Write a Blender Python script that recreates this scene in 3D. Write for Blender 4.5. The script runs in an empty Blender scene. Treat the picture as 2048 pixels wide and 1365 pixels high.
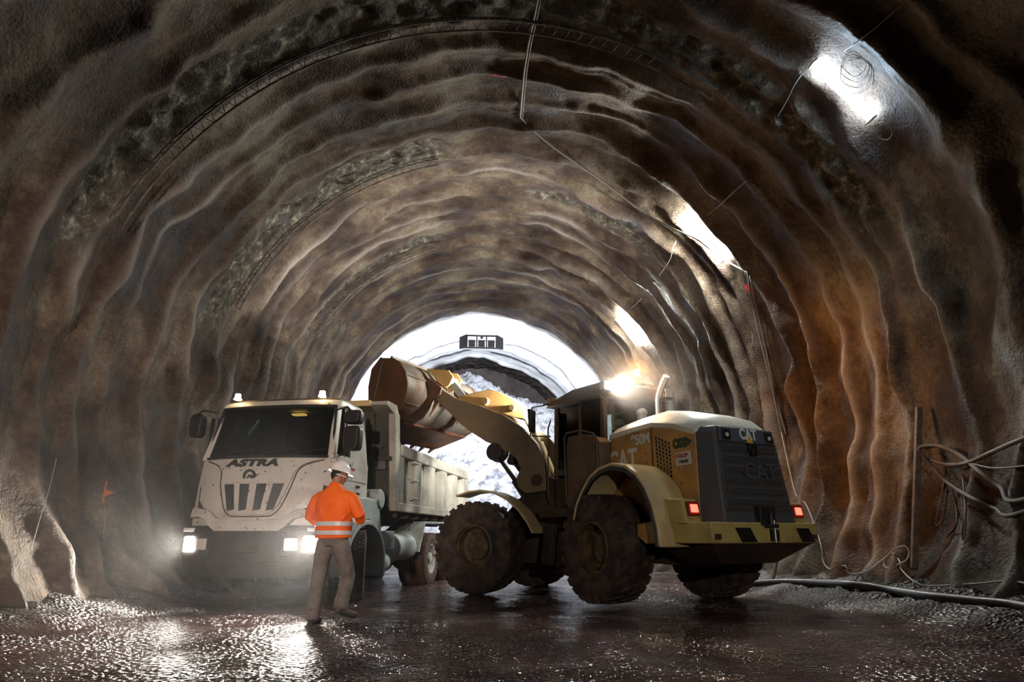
import bpy, math, random
import numpy as np
from math import sin, cos, pi, radians, sqrt, atan2
from mathutils import Vector, Matrix

# ------------------------------------------------------------------ camera, world, exposure
sc = bpy.context.scene
COL = sc.collection
CAM_H = 0.93
cam_d = bpy.data.cameras.new('camera'); cam_d.sensor_width = 36.0; cam_d.lens = 24.0
cam_d.clip_start = 0.05; cam_d.clip_end = 200
cam = bpy.data.objects.new('camera', cam_d); COL.objects.link(cam)
cam.location = (0, 0, CAM_H); cam.rotation_euler = (radians(90 + 16.16), 0, 0)
sc.camera = cam
world = bpy.data.worlds.new('world'); sc.world = world; world.use_nodes = True
world.node_tree.nodes['Background'].inputs[0].default_value = (0.0, 0.0, 0.0, 1)
world.node_tree.nodes['Background'].inputs[1].default_value = 0.0
sc.view_settings.view_transform = 'Standard'; sc.view_settings.look = 'None'
sc.view_settings.gamma = 1.0; sc.view_settings.exposure = -0.6; sc.view_settings.use_curve_mapping = False
sc.cycles.max_bounces = 4; sc.cycles.diffuse_bounces = 1; sc.cycles.glossy_bounces = 3
sc.cycles.transmission_bounces = 4; sc.cycles.transparent_max_bounces = 6; sc.cycles.volume_bounces = 0
sc.cycles.sample_clamp_indirect = 4.0; sc.cycles.caustics_reflective = False; sc.cycles.caustics_refractive = False
sc.cycles.use_denoising = True
sc.cycles.use_adaptive_sampling = True; sc.cycles.adaptive_threshold = 0.05
sc.cycles.use_light_tree = True

# strengths of the place's lamps and of the added ones (used by their builders)
P_TUBE = 420.0       # fluorescent tubes
P_FLOOD = 2900.0     # floodlights on the face
P_HEAD = 1250.0       # truck headlamps
P_WORK = 380.0       # loader work lamp
P_REAR = 6300.0       # unseen warm fill lamps added behind the photographer
HAZE = 0.007  # density of the mist added for headlamp glow
P_FRONT = 4400.0      # forward roof lamps added to the loader
P_BEACON = 60.0     # amber beacon

# ------------------------------------------------------------------ noise (numpy)
def _hash(ix, iy, iz, s):
    h = (ix*374761393 + iy*668265263 + iz*2147483647 + s*974634777) & 0xffffffff
    h = ((h ^ (h >> 13))*1274126177) & 0xffffffff
    h = h ^ (h >> 16)
    return (h & 0xffffff)/float(0xffffff)
def vnoise(x, y, z, s=0):
    x = np.asarray(x, float); y = np.asarray(y, float)+0*x; z = np.asarray(z, float)+0*x
    xi = np.floor(x).astype(np.int64); yi = np.floor(y).astype(np.int64); zi = np.floor(z).astype(np.int64)
    fx, fy, fz = x-xi, y-yi, z-zi
    u, v, w = fx*fx*(3-2*fx), fy*fy*(3-2*fy), fz*fz*(3-2*fz)
    r = 0
    for a in (0, 1):
        for b in (0, 1):
            for c in (0, 1):
                r = r + _hash(xi+a, yi+b, zi+c, s)*(u if a else 1-u)*(v if b else 1-v)*(w if c else 1-w)
    return r*2-1
def fbm(x, y, z, o=4, s=0, g=0.5):
    r = 0; a = 1.0; t = 0
    for i in range(o):
        r = r + a*vnoise(x*2**i+i*7.1, y*2**i+i*3.3, z*2**i+i*5.7, s+i); t += a; a *= g
    return r/t
def worley(x, y, z, s=0):
    x = np.asarray(x, float); y = np.asarray(y, float)+0*x; z = np.asarray(z, float)+0*x
    xi = np.floor(x).astype(np.int64); yi = np.floor(y).astype(np.int64); zi = np.floor(z).astype(np.int64)
    d1 = np.full(x.shape, 9.0); d2 = np.full(x.shape, 9.0); idv = np.zeros(x.shape)
    for a in (-1, 0, 1):
        for b in (-1, 0, 1):
            for c in (-1, 0, 1):
                cx, cy, cz = xi+a, yi+b, zi+c
                px = cx+_hash(cx, cy, cz, s); py = cy+_hash(cx, cy, cz, s+1); pz = cz+_hash(cx, cy, cz, s+2)
                d = np.sqrt((px-x)**2+(py-y)**2+(pz-z)**2)
                m = d < d1
                d2 = np.where(m, d1, np.minimum(d2, d)); idv = np.where(m, _hash(cx, cy, cz, s+3), idv)
                d1 = np.where(m, d, d1)
    return d1, d2, idv
def sstep(a, b, x):
    t = np.clip((x-a)/(b-a), 0, 1); return t*t*(3-2*t)

# ------------------------------------------------------------------ materials
def N(nt, typ, **kw):
    n = nt.nodes.new(typ)
    for k, v in kw.items():
        if hasattr(n, k): setattr(n, k, v)
    return n
def mat(name, col, rough=0.5, metal=0.0, col2=None, scale=3.0, thr=(0.45, 0.6), bump=0.0, bscale=40.0,
        spec=0.5, rough2=None, detail=5.0, dots=None, dotscale=30.0, coat=0.0):
    m = bpy.data.materials.new(name); m.use_nodes = True
    nt = m.node_tree; b = nt.nodes['Principled BSDF']
    b.inputs['Base Color'].default_value = (*col, 1); b.inputs['Roughness'].default_value = rough
    b.inputs['Metallic'].default_value = metal; b.inputs['Specular IOR Level'].default_value = spec
    b.inputs['Coat Weight'].default_value = coat
    tc = N(nt, 'ShaderNodeTexCoord')
    out = None
    if col2 is not None:
        nz = N(nt, 'ShaderNodeTexNoise'); nz.inputs['Scale'].default_value = scale; nz.inputs['Detail'].default_value = detail
        nz.inputs['Roughness'].default_value = 0.65
        nt.links.new(tc.outputs['Object'], nz.inputs['Vector'])
        mr = N(nt, 'ShaderNodeMapRange'); mr.inputs[1].default_value = thr[0]; mr.inputs[2].default_value = thr[1]
        nt.links.new(nz.outputs[0], mr.inputs[0])
        mx = N(nt, 'ShaderNodeMix'); mx.data_type = 'RGBA'
        mx.inputs[6].default_value = (*col, 1); mx.inputs[7].default_value = (*col2, 1)
        nt.links.new(mr.outputs[0], mx.inputs[0]); out = mx.outputs[2]
        if rough2 is not None:
            mr2 = N(nt, 'ShaderNodeMapRange'); mr2.inputs[3].default_value = rough; mr2.inputs[4].default_value = rough2
            nt.links.new(mr.outputs[0], mr2.inputs[0]); nt.links.new(mr2.outputs[0], b.inputs['Roughness'])
    if dots is not None:
        nz = N(nt, 'ShaderNodeTexNoise'); nz.inputs['Scale'].default_value = dotscale; nz.inputs['Detail'].default_value = 3
        nt.links.new(tc.outputs['Object'], nz.inputs['Vector'])
        mr = N(nt, 'ShaderNodeMapRange'); mr.inputs[1].default_value = 0.66; mr.inputs[2].default_value = 0.70
        nt.links.new(nz.outputs[0], mr.inputs[0])
        mx = N(nt, 'ShaderNodeMix'); mx.data_type = 'RGBA'; mx.inputs[7].default_value = (*dots, 1)
        if out is not None: nt.links.new(out, mx.inputs[6])
        else: mx.inputs[6].default_value = (*col, 1)
        nt.links.new(mr.outputs[0], mx.inputs[0]); out = mx.outputs[2]
    if out is not None: nt.links.new(out, b.inputs['Base Color'])
    if bump > 0:
        nb = N(nt, 'ShaderNodeTexNoise'); nb.inputs['Scale'].default_value = bscale; nb.inputs['Detail'].default_value = 4
        nt.links.new(tc.outputs['Object'], nb.inputs['Vector'])
        bp = N(nt, 'ShaderNodeBump'); bp.inputs['Strength'].default_value = bump; bp.inputs['Distance'].default_value = 0.02
        nt.links.new(nb.outputs[0], bp.inputs['Height']); nt.links.new(bp.outputs[0], b.inputs['Normal'])
    return m
def emis(name, col, strength, base=(0.8, 0.8, 0.8)):
    m = bpy.data.materials.new(name); m.use_nodes = True
    b = m.node_tree.nodes['Principled BSDF']; b.inputs['Base Color'].default_value = (*base, 1)
    b.inputs['Emission Color'].default_value = (*col, 1); b.inputs['Emission Strength'].default_value = strength
    return m
def glass(name, col=(0.7, 0.8, 0.75), tr=0.75, rough=0.03):
    m = bpy.data.materials.new(name); m.use_nodes = True; nt = m.node_tree
    for n in list(nt.nodes): nt.nodes.remove(n)
    o = N(nt, 'ShaderNodeOutputMaterial'); t = N(nt, 'ShaderNodeBsdfTransparent'); g = N(nt, 'ShaderNodeBsdfGlossy')
    t.inputs[0].default_value = (*[c*tr for c in col], 1); g.inputs['Roughness'].default_value = rough
    fr = N(nt, 'ShaderNodeFresnel'); fr.inputs[0].default_value = 1.5; mx = N(nt, 'ShaderNodeMixShader')
    nt.links.new(fr.outputs[0], mx.inputs[0]); nt.links.new(t.outputs[0], mx.inputs[1]); nt.links.new(g.outputs[0], mx.inputs[2])
    nt.links.new(mx.outputs[0], o.inputs[0])
    return m

MUD = (0.055, 0.030, 0.020)
M = {}
M['truck_white'] = mat('truck white paint', (0.62, 0.60, 0.56), 0.38, col2=(0.30, 0.24, 0.19), scale=1.6, thr=(0.5, 0.85), dots=(0.05, 0.03, 0.025), dotscale=17, rough2=0.7)
M['truck_grey'] = mat('truck light grey paint', (0.42, 0.46, 0.45), 0.5, col2=(0.2, 0.18, 0.15), scale=3, thr=(0.5, 0.75))
M['bumper'] = mat('muddy dark bumper', (0.022, 0.018, 0.016), 0.6, col2=(0.050, 0.032, 0.024), scale=4, thr=(0.4, 0.65), bump=0.3)
M['black'] = mat('black plastic', (0.012, 0.012, 0.012), 0.42)
M['badge'] = mat('black lettering', (0.008, 0.008, 0.008), 0.4)
M['rubber'] = mat('muddy rubber', (0.030, 0.020, 0.017), 0.75, col2=(0.105, 0.064, 0.046), scale=5, thr=(0.42, 0.62), bump=0.5, bscale=25)
M['rubber_t'] = mat('truck tyre rubber', (0.05, 0.032, 0.028), 0.75, col2=(0.14, 0.085, 0.068), scale=6, thr=(0.35, 0.6), bump=0.4, bscale=30)
M['rim_truck'] = mat('white wheel rim', (0.55, 0.55, 0.52), 0.5, col2=(0.12, 0.08, 0.06), scale=6, thr=(0.5, 0.62))
M['rim_load'] = mat('mud caked yellow rim', (0.16, 0.10, 0.045), 0.6, col2=(0.06, 0.035, 0.022), scale=6, thr=(0.4, 0.6), bump=0.3)
M['yellow'] = mat('dirty yellow paint', (0.56, 0.30, 0.085), 0.42, col2=(0.26, 0.145, 0.07), scale=2.2, thr=(0.45, 0.8), dots=(0.07, 0.04, 0.02), dotscale=14, rough2=0.7)
M['yellow_hi'] = mat('pale yellow hood paint', (0.70, 0.52, 0.26), 0.36, col2=(0.42, 0.30, 0.17), scale=2.0, thr=(0.5, 0.85))
M['hood_top'] = mat('cream hood top', (0.75, 0.70, 0.60), 0.35, col2=(0.5, 0.42, 0.33), scale=3, thr=(0.5, 0.8))
M['cw'] = mat('counterweight yellow', (0.55, 0.43, 0.14), 0.5, col2=(0.26, 0.18, 0.08), scale=2.5, thr=(0.48, 0.75), bump=0.1)
M['grille'] = mat('dark grey moulded grille', (0.075, 0.08, 0.088), 0.55, col2=(0.10, 0.075, 0.06), scale=4, thr=(0.5, 0.75), bump=0.1)
M['frame'] = mat('muddy machine frame', (0.04, 0.026, 0.018), 0.65, col2=(0.09, 0.05, 0.03), scale=3, thr=(0.4, 0.65), bump=0.4)
M['arm'] = mat('dusty loader arm', (0.25, 0.175, 0.095), 0.6, col2=(0.16, 0.13, 0.09), scale=1.8, thr=(0.35, 0.65), bump=0.1)
M['armhi'] = mat('yellow lever paint', (0.42, 0.25, 0.085), 0.5, col2=(0.24, 0.15, 0.07), scale=3, thr=(0.5, 0.75))
M['bucket'] = mat('worn brown bucket steel', (0.10, 0.062, 0.035), 0.5, 0.35, col2=(0.17, 0.085, 0.045), scale=2.0, thr=(0.4, 0.65), bump=0.2, bscale=12)
M['bucket_shell'] = mat('polished bucket shell', (0.21, 0.195, 0.165), 0.42, 0.5, col2=(0.13, 0.085, 0.06), scale=1.8, thr=(0.42, 0.62), bump=0.1, bscale=12)
M['steel'] = mat('steel', (0.45, 0.43, 0.42), 0.3, 0.9)
M['darksteel'] = mat('dark oily steel', (0.05, 0.045, 0.045), 0.4, 0.5)
M['chrome'] = mat('chrome exhaust', (0.72, 0.66, 0.60), 0.22, 0.8)
M['cabdark'] = mat('cab interior', (0.03, 0.026, 0.024), 0.7)
M['seat'] = mat('seat fabric', (0.05, 0.05, 0.052), 0.8)
M['glass'] = glass('tinted glass', (0.6, 0.72, 0.66), 0.6)
M['glass_clear'] = glass('cab glass', (0.9, 0.95, 0.92), 0.85)
M['orange'] = mat('hi-vis orange fabric', (1.0, 0.17, 0.008), 0.7, col2=(0.92, 0.12, 0.006), scale=5, thr=(0.4, 0.7), bump=0.5, bscale=9)
M['reflect'] = mat('silver reflective tape', (0.60, 0.62, 0.66), 0.4)
M['trousers'] = mat('grey work trousers', (0.20, 0.175, 0.165), 0.85, col2=(0.11, 0.085, 0.075), scale=5, thr=(0.4, 0.65), bump=0.7, bscale=8)
M['boot'] = mat('muddy boot leather', (0.035, 0.03, 0.03), 0.5, col2=(0.09, 0.06, 0.05), scale=12, thr=(0.4, 0.6))
M['skin'] = mat('skin', (0.42, 0.20, 0.13), 0.5)
M['hair'] = mat('dark hair', (0.015, 0.01, 0.008), 0.7)
M['helmet'] = mat('white helmet plastic', (0.85, 0.84, 0.82), 0.3)
M['hose'] = mat('muddy black hose', (0.035, 0.032, 0.032), 0.38, col2=(0.085, 0.06, 0.05), scale=6, thr=(0.45, 0.65))
M['hose_b'] = mat('brown hose', (0.10, 0.07, 0.05), 0.55, col2=(0.07, 0.045, 0.03), scale=8, thr=(0.4, 0.6))
M['wire'] = mat('pale wire', (0.42, 0.42, 0.40), 0.5)
M['wire_d'] = mat('grey cable', (0.20, 0.18, 0.16), 0.5)
M['wood'] = mat('muddy timber', (0.16, 0.11, 0.08), 0.75, col2=(0.08, 0.05, 0.035), scale=6, thr=(0.4, 0.6), bump=0.4)
M['paper'] = mat('white label', (0.68, 0.66, 0.62), 0.6)
M['red'] = mat('red print', (0.45, 0.03, 0.03), 0.6)
M['catyellow'] = mat('logo yellow', (0.80, 0.45, 0.03), 0.5)
M['white'] = mat('white print', (0.75, 0.73, 0.68), 0.5)
M['green'] = mat('dark green print', (0.03, 0.07, 0.03), 0.6)

# ------------------------------------------------------------------ mesh builder
class MB:
    def __init__(s): s.v = []; s.f = []
    def add(s, vs, fs):
        k = len(s.v); s.v += [tuple(map(float, p)) for p in vs]; s.f += [tuple(i+k for i in f) for f in fs]; return s
    def box(s, x0, x1, y0, y1, z0, z1):
        x0, x1 = sorted((x0, x1)); y0, y1 = sorted((y0, y1)); z0, z1 = sorted((z0, z1))
        return s.add([(x0,y0,z0),(x1,y0,z0),(x1,y1,z0),(x0,y1,z0),(x0,y0,z1),(x1,y0,z1),(x1,y1,z1),(x0,y1,z1)],
                     [(0,3,2,1),(4,5,6,7),(0,1,5,4),(1,2,6,5),(2,3,7,6),(3,0,4,7)])
    def hexa(s, p):   # 8 points: bottom 4 ccw, top 4 ccw
        return s.add(p, [(0,3,2,1),(4,5,6,7),(0,1,5,4),(1,2,6,5),(2,3,7,6),(3,0,4,7)])
    def bar(s, p0, p1, w, h, up=(0,0,1)):
        p0 = Vector(p0); p1 = Vector(p1); d = (p1-p0).normalized(); u = Vector(up)
        sd = d.cross(u)
        if sd.length < 1e-4: sd = d.cross(Vector((1,0,0)))
        sd.normalize(); u = sd.cross(d).normalized()
        q = []
        for P in (p0, p1):
            q += [P-sd*w/2-u*h/2, P+sd*w/2-u*h/2, P+sd*w/2+u*h/2, P-sd*w/2+u*h/2]
        return s.add(q, [(0,1,2,3),(7,6,5,4),(0,4,5,1),(1,5,6,2),(2,6,7,3),(3,7,4,0)])
    def prism(s, pts, ax, a0, a1):
        n = len(pts)
        def P(p, a):
            return (a, p[0], p[1]) if ax == 'x' else ((p[0], a, p[1]) if ax == 'y' else (p[0], p[1], a))
        vs = [P(p, a0) for p in pts]+[P(p, a1) for p in pts]
        return s.add(vs, [tuple(range(n))[::-1], tuple(range(n, 2*n))]+[(i, (i+1) % n, n+(i+1) % n, n+i) for i in range(n)])
    def cyl(s, p0, p1, r0, r1=None, n=20):
        r1 = r0 if r1 is None else r1
        return s.loft([(p0, r0, r0), (p1, r1, r1)], n)
    def tube(s, path, r, n=8, cap=True):
        P = [Vector(p) for p in path]; rs = r if isinstance(r, (list, tuple)) else [r]*len(P)
        vs = []; fs = []; up = None
        for i, p in enumerate(P):
            t = (P[min(i+1, len(P)-1)]-P[max(i-1, 0)]).normalized()
            if up is None:
                up = Vector((0,0,1)) if abs(t.z) < 0.9 else Vector((1,0,0))
            a = t.cross(up)
            if a.length < 1e-5: a = t.cross(Vector((0.3,1,0.2)))
            a.normalize(); up = a.cross(t).normalized()
            for k in range(n):
                an = 2*pi*k/n; vs.append(p+(a*cos(an)+up*sin(an))*rs[i])
        for i in range(len(P)-1):
            for k in range(n):
                fs.append((i*n+k, i*n+(k+1) % n, (i+1)*n+(k+1) % n, (i+1)*n+k))
        if cap: fs += [tuple(range(n))[::-1], tuple(range((len(P)-1)*n, len(P)*n))]
        return s.add(vs, fs)
    def loft(s, secs, n=20, sup=2.0, cap=True, up=(0,1,0)):
        # secs: (centre, a, b) ellipses perpendicular to the path; a along side, b along 'up'
        P = [Vector(c[0]) for c in secs]; vs = []; fs = []
        for i, c in enumerate(secs):
            t = (P[min(i+1, len(P)-1)]-P[max(i-1, 0)]).normalized()
            u = Vector(up); a = u.cross(t)
            if a.length < 1e-3: a = Vector((1,0,0)).cross(t)
            if a.length < 1e-3: a = Vector((0,0,1)).cross(t)
            a.normalize(); u = t.cross(a).normalized()
            for k in range(n):
                an = 2*pi*k/n; ca, sa = cos(an), sin(an); e = 2.0/sup
                x = abs(ca)**e*(1 if ca >= 0 else -1); y = abs(sa)**e*(1 if sa >= 0 else -1)
                vs.append(P[i]+a*x*c[1]+u*y*c[2])
        for i in range(len(P)-1):
            for k in range(n):
                fs.append((i*n+k, i*n+(k+1) % n, (i+1)*n+(k+1) % n, (i+1)*n+k))
        if cap: fs += [tuple(range(n))[::-1], tuple(range((len(P)-1)*n, len(P)*n))]
        return s.add(vs, fs)
    def lathe(s, prof, c=(0,0,0), ax='x', n=32, close=True):
        # prof: list of (r, h) closed loop around; h along the axis
        vs = []; fs = []; m = len(prof)
        for k in range(n):
            an = 2*pi*k/n
            for r, h in prof:
                a, b = r*cos(an), r*sin(an)
                p = (h, a, b) if ax == 'x' else ((a, h, b) if ax == 'y' else (a, b, h))
                vs.append((c[0]+p[0], c[1]+p[1], c[2]+p[2]))
        for k in range(n):
            k2 = (k+1) % n
            for j in range(m if close else m-1):
                j2 = (j+1) % m
                fs.append((k*m+j, k*m+j2, k2*m+j2, k2*m+j))
        return s.add(vs, fs)
    def sphere(s, c, r, n=16, m=10, sc=(1,1,1)):
        vs = [(c[0], c[1], c[2]+r*sc[2])]; fs = []
        for i in range(1, m):
            a = pi*i/m
            for k in range(n):
                b = 2*pi*k/n
                vs.append((c[0]+r*sc[0]*sin(a)*cos(b), c[1]+r*sc[1]*sin(a)*sin(b), c[2]+r*sc[2]*cos(a)))
        vs.append((c[0], c[1], c[2]-r*sc[2])); L = len(vs)-1
        for k in range(n): fs.append((0, 1+k, 1+(k+1) % n))
        for i in range(m-2):
            for k in range(n):
                fs.append((1+i*n+k, 1+(i+1)*n+k, 1+(i+1)*n+(k+1) % n, 1+i*n+(k+1) % n))
        for k in range(n): fs.append((1+(m-2)*n+k, L, 1+(m-2)*n+(k+1) % n))
        return s.add(vs, fs)
    def xf(s, mtx, i0=0):
        for i in range(i0, len(s.v)): s.v[i] = tuple(mtx @ Vector(s.v[i]))
        return s
    def build(s, name, material, parent=None, bevel=0.0, smooth=35, recalc=True, loc=None):
        me = bpy.data.meshes.new(name); me.from_pydata(s.v, [], s.f)
        if recalc:
            import bmesh
            bm = bmesh.new(); bm.from_mesh(me); bmesh.ops.recalc_face_normals(bm, faces=bm.faces); bm.to_mesh(me); bm.free()
        me.polygons.foreach_set('use_smooth', [True]*len(me.polygons))
        if smooth is not None and smooth < 180: me.set_sharp_from_angle(angle=radians(smooth))
        me.materials.append(material); me.update()
        o = bpy.data.objects.new(name, me); COL.objects.link(o)
        if parent is not None: o.parent = parent
        if bevel > 0:
            b = o.modifiers.new('bevel', 'BEVEL'); b.width = bevel; b.segments = 2; b.limit_method = 'ANGLE'; b.angle_limit = radians(35)
            b.harden_normals = False
        return o
def thing(name, label, cat, loc=(0,0,0), rz=0.0, group=None):
    o = bpy.data.objects.new(name, None); COL.objects.link(o); o.location = loc; o.rotation_euler = (0, 0, rz)
    o['label'] = label; o['category'] = cat
    if group: o['group'] = group
    return o
def tag(o, label, cat, group=None, kind=None):
    o['label'] = label; o['category'] = cat
    if group: o['group'] = group
    if kind: o['kind'] = kind
    return o
def struct(o): o['kind'] = 'structure'; return o
def text(name, body, size, material, parent, origin, xdir, updir, extrude=0.004, sx=1.0, offset=0.0, shear=0.0, space=1.0):
    c = bpy.data.curves.new(name, 'FONT'); c.body = body; c.size = size; c.extrude = extrude; c.offset = offset; c.shear = shear
    c.align_x = 'CENTER'; c.align_y = 'CENTER'; c.space_character = space
    c.materials.append(material)
    o = bpy.data.objects.new(name, c); COL.objects.link(o); o.parent = parent
    X = Vector(xdir).normalized(); Y = Vector(updir); Y = (Y-X*Y.dot(X)).normalized(); Z = X.cross(Y)
    mt = Matrix(((X.x*sx, Y.x, Z.x, origin[0]), (X.y*sx, Y.y, Z.y, origin[1]), (X.z*sx, Y.z, Z.z, origin[2]), (0,0,0,1)))
    dg = bpy.context.evaluated_depsgraph_get(); dg.update()
    me = bpy.data.meshes.new_from_object(o.evaluated_get(dg)); me.name = name
    bpy.data.objects.remove(o); bpy.data.curves.remove(c)
    me.transform(mt)
    if not me.materials: me.materials.append(material)
    o = bpy.data.objects.new(name, me); COL.objects.link(o); o.parent = parent
    return o
def wobble_path(pts, sub=8):
    # Catmull-Rom through the points
    P = [Vector(p) for p in pts]; out = []
    for i in range(len(P)-1):
        p0 = P[max(i-1, 0)]; p1 = P[i]; p2 = P[i+1]; p3 = P[min(i+2, len(P)-1)]
        for k in range(sub):
            t = k/sub
            out.append(0.5*((2*p1)+(p2-p0)*t+(2*p0-5*p1+4*p2-p3)*t*t+(3*p1-p0-3*p2+p3)*t**3))
    out.append(P[-1]); return out
M['rustorange'] = mat('rusty orange plastic', (0.5, 0.13, 0.04), 0.6)
M['tray_d'] = mat('dark lamp metal', (0.04, 0.04, 0.045), 0.5)
M['floodlens'] = emis('flood lens', (.85, .9, 1.0), 60.0)
M['girder'] = mat('cement splashed steel', (0.055, 0.045, 0.035), 0.7, col2=(0.15, 0.13, 0.10), scale=4, thr=(0.45, 0.65), bump=.4)
M['tail_house'] = mat('red lamp housing', (0.22, 0.02, 0.015), 0.35)
M['tail'] = emis('red tail lens', (1.0, 0.10, 0.06), 6.0, (0.6, 0.02, 0.02))
M['beacon'] = emis('amber beacon lens', (1.0, 0.55, 0.08), 30.0, (0.9, 0.4, 0.02))
M['workon'] = emis('white work lens', (1.0, 0.88, 0.70), 110.0)
M['rust'] = mat('brown muddy panel', (0.16, 0.095, 0.055), 0.6, col2=(0.09, 0.05, 0.03), scale=2.5, thr=(0.4, 0.65))
M['cabframe'] = mat('dusty cab frame', (0.13, 0.085, 0.055), 0.5, col2=(0.08, 0.05, 0.035), scale=3, thr=(0.4, 0.65))
M['bucket_rust'] = mat('rusty bucket floor', (0.17, 0.065, 0.03), 0.45, 0.4, col2=(0.07, 0.04, 0.03), scale=2.2, thr=(0.42, 0.6))
M['intl'] = emis('interior lamp', (1.0, .45, .12), 6.0)
M['headon'] = emis('headlamp lens', (1.0, .96, .88), 40.0)
M['headdim'] = emis('dim lamp lens', (1.0, .96, .9), 5.0)
M['marker'] = emis('marker lens', (1.0, .72, .38), 25.0)
M['truck_bed'] = mat('tipper body paint', (0.50, 0.48, 0.41), 0.5, col2=(0.20, 0.19, 0.155), scale=1.6, thr=(0.45, 0.75), rough2=0.7)
M['frame_dk'] = mat('dark greenish panel', (0.06, 0.065, 0.05), 0.5, col2=(0.035, 0.03, 0.025), scale=2, thr=(0.4, 0.7))

M['tube'] = emis('cold white tube', (0.62, 0.82, 1.0), P_TUBE*0.52)
M['tube2'] = emis('white tube', (0.97, 1.0, 0.92), P_TUBE*5.2)
M['tray'] = mat('white lamp tray', (0.7, 0.72, 0.72), 0.4)
M['grille_b'] = mat('blue grey badge panel', (0.085, 0.105, 0.13), 0.45)
M['fill_lens'] = emis('warm fill lamp lens', (1.0, .85, .75), 4.0)
# ------------------------------------------------------------------ tunnel geometry
_n = sqrt(1+0.091**2)
AXD = np.array([-0.091/_n, 1/_n]); AXP = np.array([1/_n, 0.091/_n])
def t_xc(d): return np.interp(d, [-10, 10, 14, 32, 46], [0.75, 0.78, 1.05, 1.50, 1.60])
def t_zc(d): return np.interp(d, [-10, 11, 14, 20, 32, 46], [3.0, 3.2, 3.6, 4.2, 5.0, 5.0])
def t_R(d): return np.interp(d, [-10, 36, 43], [6.5, 6.5, 6.2])
RIBS = [-7.4, -6.1, -4.8, -3.5, -2.2, -0.9, 0.4, 1.7, 3.0, 4.2, 5.4, 6.5, 7.55, 8.55, 9.75, 10.55, 11.35, 12.4, 13.45, 14.8, 16.1, 17.3, 18.4, 19.4, 20.5, 21.7, 23.0, 24.4, 25.7, 27.0, 28.4, 29.7, 30.9, 37.3, 39.4, 40.9]
def rib_wobble(d, ph):
    return 0.34*fbm(ph*2.6, d*0.45, 0, 3, 5)+0.13*vnoise(ph*7, d*0.9, 3, 8)+0.05*vnoise(ph*17, d*1.5, 3, 9)
def wall_disp(d, ph):
    """inward displacement of the sprayed concrete (ribs, folds, lumps)"""
    d = np.asarray(d, float); ph = np.asarray(ph, float)+0*d
    wob = rib_wobble(d, ph)
    dd = d+wob
    out = np.zeros(np.broadcast(d, ph).shape)
    for i, p in enumerate(RIBS):
        amp = 0.15+0.20*vnoise(ph*1.7+i*3.7, i*1.9, 0.5, 21)
        amp = np.maximum(amp, -0.04)*(1+0.6*vnoise(ph*8, i*2.3, 0.2, 22))
        amp = np.where((p > 30), amp*0.6, amp)*(1+0.55*sstep(1.1, 1.5, np.abs(ph)))
        w = 0.17+0.10*vnoise(ph*2.6, i*5.1, 1.5, 23)
        x = (dd-p)
        g = np.exp(-np.abs(x/np.where(x > 0, w*1.5, w*0.8))**1.7)
        out = out+amp*g
        # narrow dripping lip beside the rib
        g2 = np.exp(-((x-0.33-0.12*vnoise(ph*3, i*1.7, 4, 24))/0.06)**2)
        out = out+0.07*np.maximum(0, vnoise(ph*2.7, i*4.4, 2.2, 25))*g2
    for p, a0, b0, hgt in ((7.30, .25, 1.45, .34), (9.35, .35, 1.25, .20), (13.30, .45, 1.30, .22), (15.45, .5, 1.2, .16), (21.9, .5, 1.3, .2)):
        x = dd-p; out = out+hgt*(1+0.35*vnoise(ph*6, p, 0, 27))*np.exp(-np.abs(x/0.20)**2)*sstep(a0-.3, a0, ph)*sstep(b0+.4, b0, ph)
    out = out+0.22*fbm(ph*3.2, d*0.55, 1.3, 3, 31)+0.10*fbm(ph*8, d*1.3, 2.2, 3, 33)
    out = out+0.022*fbm(ph*38, d*6, 4.2, 3, 35)
    return out
def rock_mask(d, ph):
    """where the steel lattice girders and the rock behind them lie bare"""
    m = np.zeros(np.broadcast(d, ph).shape)
    for p, a, b, w in ((9.45, -1.25, 1.15, 0.33), (14.5, -1.30, -0.22, 0.50), (20.9, -1.15, -0.28, 0.34), (24.0, -1.2, -0.9, 0.3), (17.2, 0.15, 0.75, 0.22)):
        e = 0.10*vnoise(ph*7, p, 1, 41)
        g = sstep(w+0.12, w-0.08, np.abs(d-p+e))*sstep(a-0.08, a+0.05, ph+0.05*vnoise(d*3, ph*4, 2, 42))*sstep(b+0.08, b-0.05, ph)
        m = np.maximum(m, g)
    m = np.maximum(m, sstep(39.6, 40.4, d+0.5*fbm(ph*4, d*.3, 0, 3, 44)))
    # scoured lower left wall
    m = np.maximum(m, 0.30*sstep(0.15, 0.5, fbm(ph*5, d*0.9, 7, 3, 45))*sstep(-1.35, -1.6, ph))
    return m
def wall_pt(d, ph, off=0.0):
    """world points on the tunnel skin; off = distance inwards from it"""
    d = np.asarray(d, float); ph = np.asarray(ph, float)
    m = rock_mask(d, ph)
    w1, w2, _ = worley(ph*14, d*2.2, 0.5, 51)
    disp = wall_disp(d, ph)*(1-0.6*m)+m*(0.22*(0.55-w1)+0.10*fbm(ph*30, d*5, 3, 3, 52)-0.05)
    r = t_R(d)-disp-off
    c = np.cos(ph); k = np.where(c < 0, 0.92, 1.0)
    xr = t_xc(d)+r*np.sin(ph); z = t_zc(d)+r*c*k
    return np.stack([AXD[0]*d+AXP[0]*xr, AXD[1]*d+AXP[1]*xr, z], -1), m
def wp(d, ph, off=0.0):
    p, _ = wall_pt(np.array([float(d)]), np.array([float(ph)]), off); return Vector(p[0])

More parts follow.
